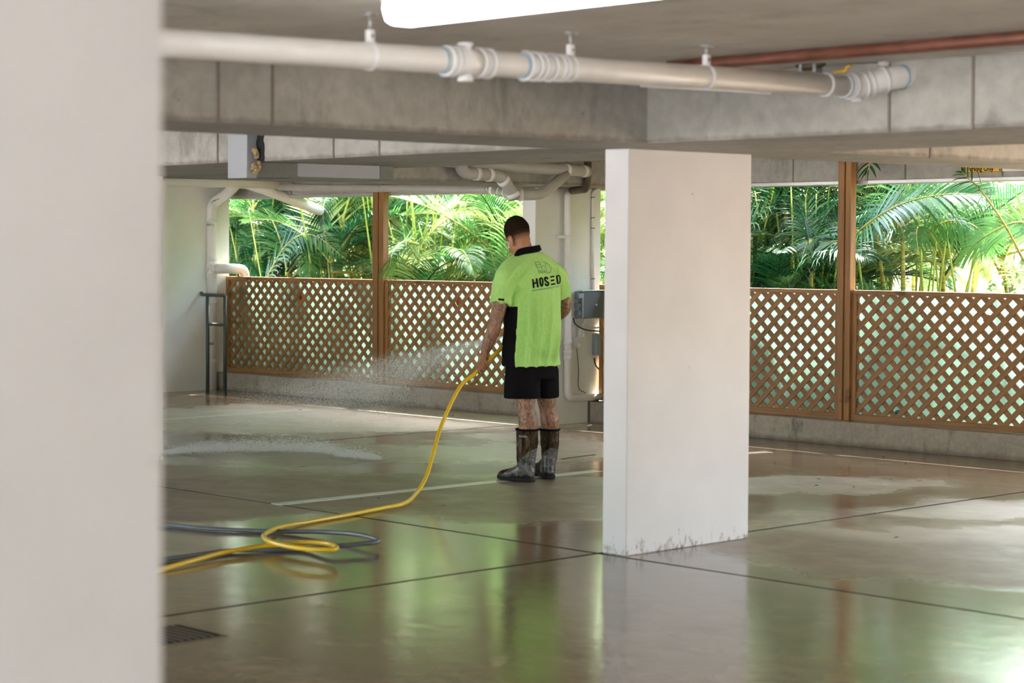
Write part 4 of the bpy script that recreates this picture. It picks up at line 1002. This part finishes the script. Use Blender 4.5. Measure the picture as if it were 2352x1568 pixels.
def glyph(bm, s, cx_, cy_, size, sx_, ang, off=0.0, sk=0.0):
    g = text_mesh(s, size, off, sx_); ca_, sa_ = math.cos(ang), math.sin(ang)
    for v_ in g.verts:
        x_, y_ = v_.co.x+sk*v_.co.y, v_.co.y; v_.co = Vector((cx_+x_*ca_+y_*sa_, cy_+x_*sa_-y_*ca_, 0))
    me_ = bpy.data.meshes.new('g'); g.to_mesh(me_); g.free(); bm.from_mesh(me_); bpy.data.meshes.remove(me_)
def quad(bm, *p): bm.faces.new([bm.verts.new((x, y, 0)) for x, y in p])
def Z(x, y): return 1200+x/17.42, 590+y/17.42          # from the close-up
bm = bmesh.new()
def thick(pts, w_):
    P = [Vector(Z(*p)+(0,)) for p in pts]; n_ = len(P); L_, R_ = [], []
    for i in range(n_):
        if P[0] == P[-1] and i in (0, n_-1): d_ = (P[1]-P[-2])
        else: d_ = P[min(i+1, n_-1)]-P[max(i-1, 0)]
        d_.normalize(); q_ = Vector((-d_.y, d_.x, 0))*w_/2; L_.append(bm.verts.new(P[i]+q_)); R_.append(bm.verts.new(P[i]-q_))
    for i in range(n_-1): bm.faces.new((L_[i], L_[i+1], R_[i+1], R_[i]))
def arc(pts): return [tuple(p)[:2] for p in spline([(x, y, 0) for x, y in pts], 5)]
for p_ in (((412, 880), (458, 1245)), ((565, 850), (620, 1215)), ((440, 1058), (590, 1030)), ((1372, 735), (1420, 1085))): thick(p_, 3.9 if p_[0][1] != 1058 else 3.4)
thick(arc([(745, 842), (705, 880), (708, 980), (728, 1090), (768, 1160), (806, 1120), (818, 1010), (800, 900), (768, 848), (745, 842)]), 3.5)
thick(arc([(1020, 888), (985, 835), (935, 820), (905, 850), (912, 930), (960, 985), (1015, 1010), (1045, 1060), (1025, 1120), (970, 1138), (930, 1105), (915, 1050)]), 3.9)
thick([(1395, 748), (1470, 742)], 3.4); thick(arc([(1470, 745), (1500, 790), (1512, 900), (1502, 990), (1475, 1050)]), 2.6); thick([(1405, 1057), (1480, 1048)], 3.2)
for pts in (((1105, 775), (1280, 745), (1285, 800), (1115, 832)), ((1130, 912), (1278, 888), (1280, 950), (1140, 978)), ((1140, 1072), (1325, 1040), (1330, 1095), (1140, 1135))): quad(bm, *[Z(*p) for p in pts])
decal(bm, 'back_lettering', MAT['sign_k'], shirt)
MAT['teal'] = plain('teal_print', (.02, .20, .16), .6)
bm = bmesh.new(); a_ = Z(965, 1318); glyph(bm, 'BUILDINGANDGUTTER', a_[0]-1, a_[1]-2, 4.4, 1.0, math.radians(-9), .04)
for v_ in bm.verts: v_.co.x = a_[0]+(v_.co.x-a_[0])*1.36; v_.co.y += -(v_.co.x-a_[0])*.05
decal(bm, 'small_lettering', MAT['teal'], shirt, .002)
bm = bmesh.new()
def stroke(pts, w_=.75):
    P = [Z(*p) for p in pts]
    for (x0, y0), (x1, y1) in zip(P, P[1:]):
        dx, dy = x1-x0, y1-y0; L = math.hypot(dx, dy) or 1; ex, ey = dx/L*w_*.4, dy/L*w_*.4; nx, ny = -dy/L*w_/2, dx/L*w_/2
        quad(bm, (x0-ex+nx, y0-ey+ny), (x1+ex+nx, y1+ey+ny), (x1+ex-nx, y1+ey-ny), (x0-ex-nx, y0-ey-ny))
stroke([(665, 665), (600, 440), (490, 215), (665, 195), (760, 380), (815, 620), (825, 650)]); stroke([(540, 320), (715, 305)]); stroke([(610, 435), (765, 415)])
stroke([(710, 655), (685, 560), (740, 545), (775, 650)]); stroke([(800, 380), (815, 345), (930, 430), (990, 640)]); stroke([(870, 645), (850, 555), (890, 530), (930, 635)])
stroke([(830, 185), (910, 200), (1050, 290), (1140, 410), (1160, 500), (1120, 610), (1070, 630), (1020, 620)]); stroke([(900, 230), (930, 300), (925, 370)])
decal(bm, 'building_emblem', MAT['teal'], shirt, .002)
bm = bmesh.new(); quad(bm, (1144.5, 684.8), (1158.5, 686), (1158.2, 690.8), (1144.2, 689.5)); decal(bm, 'sleeve_tag', MAT['sign_k'], shirt, .003)
# collar
bm = bmesh.new(); cl = []
cpts = [(1181, 590, -.060), (1189, 578, -.080), (1203, 573, -.088), (1221, 570, -.078), (1237, 567, -.035), (1236, 568, .03), (1215, 580, .085), (1188, 594, .07), (1177, 600, -.00)]
cc_ = spline([B(*q) for q in cpts+[cpts[0]]], 5)
ctr = B(1207, 585, 0); rings = []
for p_ in cc_:
    o_ = (p_-ctr); o_.z = 0; o_.normalize()
    rings.append([bm.verts.new(p_+Vector((0, 0, .012))-o_*.004), bm.verts.new(p_+Vector((0, 0, .014))+o_*.003), bm.verts.new(p_+o_*.016+Vector((0, 0, -.020))), bm.verts.new(p_-o_*.002+Vector((0, 0, -.034)))])
for A, B_ in zip(rings, rings[1:]):
    for k in range(4): bm.faces.new((A[k], A[(k+1) % 4], B_[(k+1) % 4], B_[k]))
col_ = bm2('collar', bm, MAT['fabric_k'], shirt, True)
for off_, mt in ((-.026, 'lime'), (-.032, 'fabric_k')):
    tube('collar_piping', [p_+((p_-ctr)*Vector((1, 1, 0))).normalized()*(.017+(-.024-off_)*.6)+Vector((0, 0, off_)) for p_ in cc_[:26]], .0033, MAT[mt], shirt, 6) if False else None
# ---- shorts
bm = bmesh.new()
add_loft(bm, [(B(1221, 815, 0), .185, .13), (B(1221, 850, 0), .193, .14), (B(1221, 868, 0), .195, .14)], sup=2.2)
def legloft(secs): add_loft(bm, secs, sup=2.2, seg=24)
legloft([(B(1200, 845, -.055), .105, .125), (B(1199, 885, -.05), .118, .122), (B(1199, 914, -.05), .122, .122)])
legloft([(B(1245, 845, .05), .102, .125), (B(1249, 885, .07), .096, .112), (B(1251, 912, .075), .090, .105)])
me = remesh('shorts', bm, .008, None, person, 4, lambda p, nn: p+nn*(.006*noise.noise(Vector((p.x*8, p.y*8, p.z*3)))))
sh = link('shorts', me, MAT['fabric_k'], person)
# ---- boots
M, n, l, b = newmat('camouflage_neoprene'); t = NT(M)
vv = t.co((1, 1, .35)); a_ = t.noise(vv, 17, 5, .62, .8); c_ = t.noise(t.co((1, 1, .5), (0, .5, .6)), 40, 4, .7, 1.5)
cc = t.ramp(a_, (.38, (.004, .003, .002)), (.45, (.030, .018, .008)), (.50, (.075, .045, .018)), (.54, (.008, .005, .003)), (.64, (.13, .09, .045)))
l.new(cc, b.inputs['Base Color']); b.inputs['Roughness'].default_value = .8; b.inputs['Specular IOR Level'].default_value = .2; MAT['camo'] = M
M, n, l, b = newmat('camouflage_rubber'); t = NT(M)
vv = t.co((1, 1, 1.6), (.4, .6, 0)); a_ = t.noise(vv, 15, 5, .68, .9)
cc = t.ramp(a_, (.38, (.006, .006, .006)), (.45, (.03, .028, .025)), (.50, (.17, .16, .15)), (.53, (.015, .013, .012)), (.60, (.22, .21, .20)), (.66, (.11, .06, .03)))
l.new(cc, b.inputs['Base Color']); b.inputs['Roughness'].default_value = .32; MAT['camor'] = M
MAT['sole'] = plain('black_rubber_sole', (.006, .006, .006), .8)
def boot(shaft, heel, toe, label, seed):
    """shaft: (x, y, w, a, b) sections from the top down; heel and toe: floor points"""
    heel, toe = Vector(heel), Vector(toe); d = (toe-heel); L = d.length; d.normalize(); s = Vector((-d.y, d.x, 0))
    bm = bmesh.new(); add_loft(bm, [(B(x, y, w_), a, b_) for x, y, w_, a, b_ in shaft], d, s, 2.0, 24)
    an = B(*shaft[-1][:3])
    secs = []
    for t_, wd_, z0, z1 in ((-.01, .028, .03, .07), (.03, .040, .015, .115), (.14, .045, .012, .15), (.30, .044, .012, .145), (.45, .045, .012, .115), (.60, .049, .012, .09), (.78, .050, .014, .078), (.92, .042, .018, .066), (1.0, .026, .026, .054)):
        secs.append((heel+d*L*t_+Vector((0, 0, (z0+z1)/2)), wd_, (z1-z0)/2))
    add_loft(bm, secs, Vector((0, 0, 1)), s, 2.3, 24)
    me = remesh('boot', bm, .0055, None, person, 4, lambda p, nn: p+nn*.003*noise.noise(p*22))
    o = link('boot', me, [MAT['camo'], MAT['camor']], person)
    ztop = B(*shaft[0][:3]).z
    for p_ in me.polygons:
        c = p_.center+ROOT; f = (c-an).dot(d)
        if c.z < .17+(-f)*.8+.02*noise.noise(c*9): p_.material_index = 1
    # sole
    bm = bmesh.new(); ss = []
    for t_, wd_ in ((-.035, .02), (-.01, .038), (.1, .048), (.3, .045), (.5, .047), (.7, .054), (.88, .048), (1.0, .034), (1.03, .016)): ss.append((heel+d*L*t_+Vector((0, 0, .0165+(.006 if t_ > .95 else 0))), wd_, .0155))
    add_loft(bm, ss, Vector((0, 0, 1)), s, 4, 20); bm2('sole', bm, MAT['sole'], o, True)
    x, y, w_, a, b_ = shaft[0]; c = B(x, y, w_)
    ring = [c+s*math.cos(q)*(a+.001)+d*math.sin(q)*(b_+.001) for q in [2*math.pi*k/24 for k in range(25)]]
    bm = bmesh.new(); add_tube(bm, ring, .0075, 8, False); bm2('boot_trim', bm, MAT['fabric_k'], o, True)
    return o
hL, tL = pz(1223, 1107), pz(1147, 1101)
bl = boot([(1211, 986, -.05, .070, .076), (1211, 1015, -.05, .068, .076), (1209, 1045, -.045, .062, .070), (1208, 1068, -.04, .054, .064), (1208, 1085, -.04, .05, .07)], hL, tL, 'l', 1)
hR, tR = pz(1263, 1100), pz(1233, 1083); 
boot([(1262, 986, .09, .066, .072), (1263, 1015, .09, .064, .071), (1262, 1045, .10, .056, .064), (1260, 1068, .10, .048, .060), (1260, 1085, .10, .047, .066)], hR, tR, 'r', 2)
bme = bl.data; bvh = BVHTree.FromPolygons([v_.co+ROOT for v_ in bme.vertices], [tuple(p_.vertices) for p_ in bme.polygons])
bm = bmesh.new(); glyph(bm, 'BOGS', 1200.5, 1004, 6.0, 1.15, math.radians(4), .08); decal(bm, 'boot_lettering', plain('grey_print', (.4, .4, .4), .5), bl, .0045)

# ---- yellow hose (held by the man) and spray gun
gunr = thing('spray_gun', 'spray gun held in front of the man at the end of the yellow hose', 'spray gun', gun0)
tube('gun_grip', [B(1203, 768, .505), B(1206, 757, .51)], .014, MAT['sign_k'], gunr, 12)
tube('lance', [B(1206, 757, .51), B(1180, 764, .53), B(1163, 770, .55)], .009, MAT['galv'], gunr, 10)
tube('nozzle', [B(1163, 770, .55), B(1158, 772, .555)], .014, MAT['brass'], gunr, 12)
yh = [W(240, 1345, .014), W(366, 1309, .014), W(430, 1291, .02), W(500, 1272, .025), W(560, 1260, .03), W(625, 1252, .035), W(700, 1246, .055), W(750, 1248, .065), W(772, 1256, .07), W(765, 1262, .07), W(720, 1262, .07), W(665, 1255, .065), W(625, 1245, .06), W(607, 1235, .055), W(611, 1225, .04), W(650, 1209, .02), W(720, 1196, .014), W(800, 1182, .014), W(880, 1166, .014), W(930, 1155, .02)]
up = [(958, 1130, 13.45), (980, 1092, 13.62), (998, 1030, 13.75), (1013, 980, 13.86), (1040, 918, 13.95), (1063, 880, 14.02)]
yh += [pd(x, y, d) for x, y, d in up]+[HZ['a'], HZ['b'], HZ['c'], B(1175, 782, .12), B(1192, 778, .30), B(1203, 770, .505)]
yr = thing('garden_hose', 'yellow hose rising from its floor coil to the left hand of the man', 'hose', pz(700, 1250)); tube('hose_line', spline(yh, 8), .0135, MAT['hose_y'], yr, 12)

# ---- water spray: thousands of small drops
M, n, l, b = newmat('water_drops'); b.inputs['Base Color'].default_value = (.95, .97, .97, 1); b.inputs['Roughness'].default_value = .4
tr = n.new('ShaderNodeBsdfTranslucent'); tr.inputs[0].default_value = (.97, .98, .98, 1); tp = n.new('ShaderNodeBsdfTransparent')
m1 = n.new('ShaderNodeMixShader'); m1.inputs[0].default_value = .5; l.new(b.outputs[0], m1.inputs[1]); l.new(tr.outputs[0], m1.inputs[2])
m2 = n.new('ShaderNodeMixShader'); m2.inputs[0].default_value = .52; l.new(m1.outputs[0], m2.inputs[1]); l.new(tp.outputs[0], m2.inputs[2])
l.new(m2.outputs[0], n['Material Output'].inputs[0]); MAT['drops'] = M
noz = B(1158, 772, .555)
def drops(name, pts, label):
    """pts: (position, direction, length, radius)"""
    V, Fc = [], []
    for p, d, L, r in pts:
        d = d.normalized(); a = d.orthogonal().normalized(); c = d.cross(a); k = len(V)
        V += [p-d*L/2, p+a*r, p-a*r*.5+c*r*.87, p-a*r*.5-c*r*.87, p+d*L/2]
        Fc += [(k, k+2, k+1), (k, k+3, k+2), (k, k+1, k+3), (k+4, k+1, k+2), (k+4, k+2, k+3), (k+4, k+3, k+1)]
    me = bpy.data.meshes.new(name); me.from_pydata(V, [], Fc); me.update()
    return tag(link(name, me, MAT['drops']), label, 'water spray', kind='stuff')
rw = random.Random(5); P_ = []
for _ in range(80000):
    x_ = rw.gauss(730, 140); y_ = rw.gauss(945, 26)
    if not 380 < x_ < 1010: continue
    far = pz(x_, max(915, y_), .0); s_ = rw.random()**.62
    c = noz.lerp(far, s_)+Vector((0, 0, .28*s_*(1-s_)))+Vector((rw.gauss(0, .035*s_), rw.gauss(0, .035*s_), rw.gauss(0, .05*s_)))
    if c.z < .006: continue
    d = (far-noz)-Vector((0, 0, .3*s_)); P_.append((c, d, rw.uniform(.010, .026), rw.uniform(.0007, .0014)))
drops('water_spray', P_, 'wide faint fan of water drops blown left from behind the man')
P_ = []
for _ in range(16000):
    u_ = rw.uniform(0, 1); x_ = 380+490*u_; yb = 1049-16*math.sin(u_*2.6+.5)*.9+ (6 if u_ > .8 else 0)
    c = pz(x_+rw.gauss(0, 8), yb+rw.gauss(0, 3), .0); e_ = (1-abs(2*u_-1)**3)
    c = c+Vector((0, 0, abs(rw.gauss(0, .035*e_+.008))+.006)); P_.append((c, bdir(-1, .1, rw.uniform(-.3, .3)), rw.uniform(.012, .03), rw.uniform(.0006, .0014)))
drops('water_spray', P_, 'low band of white mist where the spray hits the floor')

# ---- small debris
me_leaf = None
for i, (x, y) in enumerate(((690, 941), (1018, 965), (1040, 955), (830, 1145), (870, 1144), (1018, 1161), (1780, 1061), (1960, 1118), (2030, 1048), (2080, 1062), (1875, 1115), (1020, 902), (2060, 1234), (1880, 1100), (930, 945))):
    p = pz(x, y, .004); s = random.uniform(.010, .022); a_ = random.uniform(0, 6)
    bm = bmesh.new(); d = Vector((math.cos(a_), math.sin(a_), 0)); q = Vector((-d.y, d.x, 0))
    top = [bm.verts.new(p+k+Vector((0, 0, zz))) for k, zz in ((-d*s, .001), (q*s*.4, .006), (d*s*1.1, .002), (-q*s*.4, .005))]
    bot = [bm.verts.new(v_.co-Vector((0, 0, .003))) for v_ in top]
    bm.faces.new(top); bm.faces.new(bot[::-1])
    for k in range(4): bm.faces.new((top[k], bot[k], bot[(k+1) % 4], top[(k+1) % 4]))
    tag(bm2('fallen_leaf', bm, MAT['brownwire' if i % 2 else 'cable']), 'tiny dark fallen leaf scrap on the wet floor', 'leaf', 'leaf scraps on the floor')
c = pz(392, 1458); dg_ = thing('floor_drain', 'dark square floor drain at the lower left beside the blurred column', 'drain', (c.x, c.y, 0))
box('drain_frame', (c.x-.17, c.y-.17, 0), (c.x+.17, c.y+.17, .002), MAT['brass'], dg_)
box('drain_pit', (c.x-.15, c.y-.15, .002), (c.x+.15, c.y+.15, .003), MAT['groove'], dg_)
for k in range(7): box('grate_bar', (c.x-.15, c.y-.135+k*.04, .003), (c.x+.15, c.y-.120+k*.04, .006), MAT['brass'], dg_)
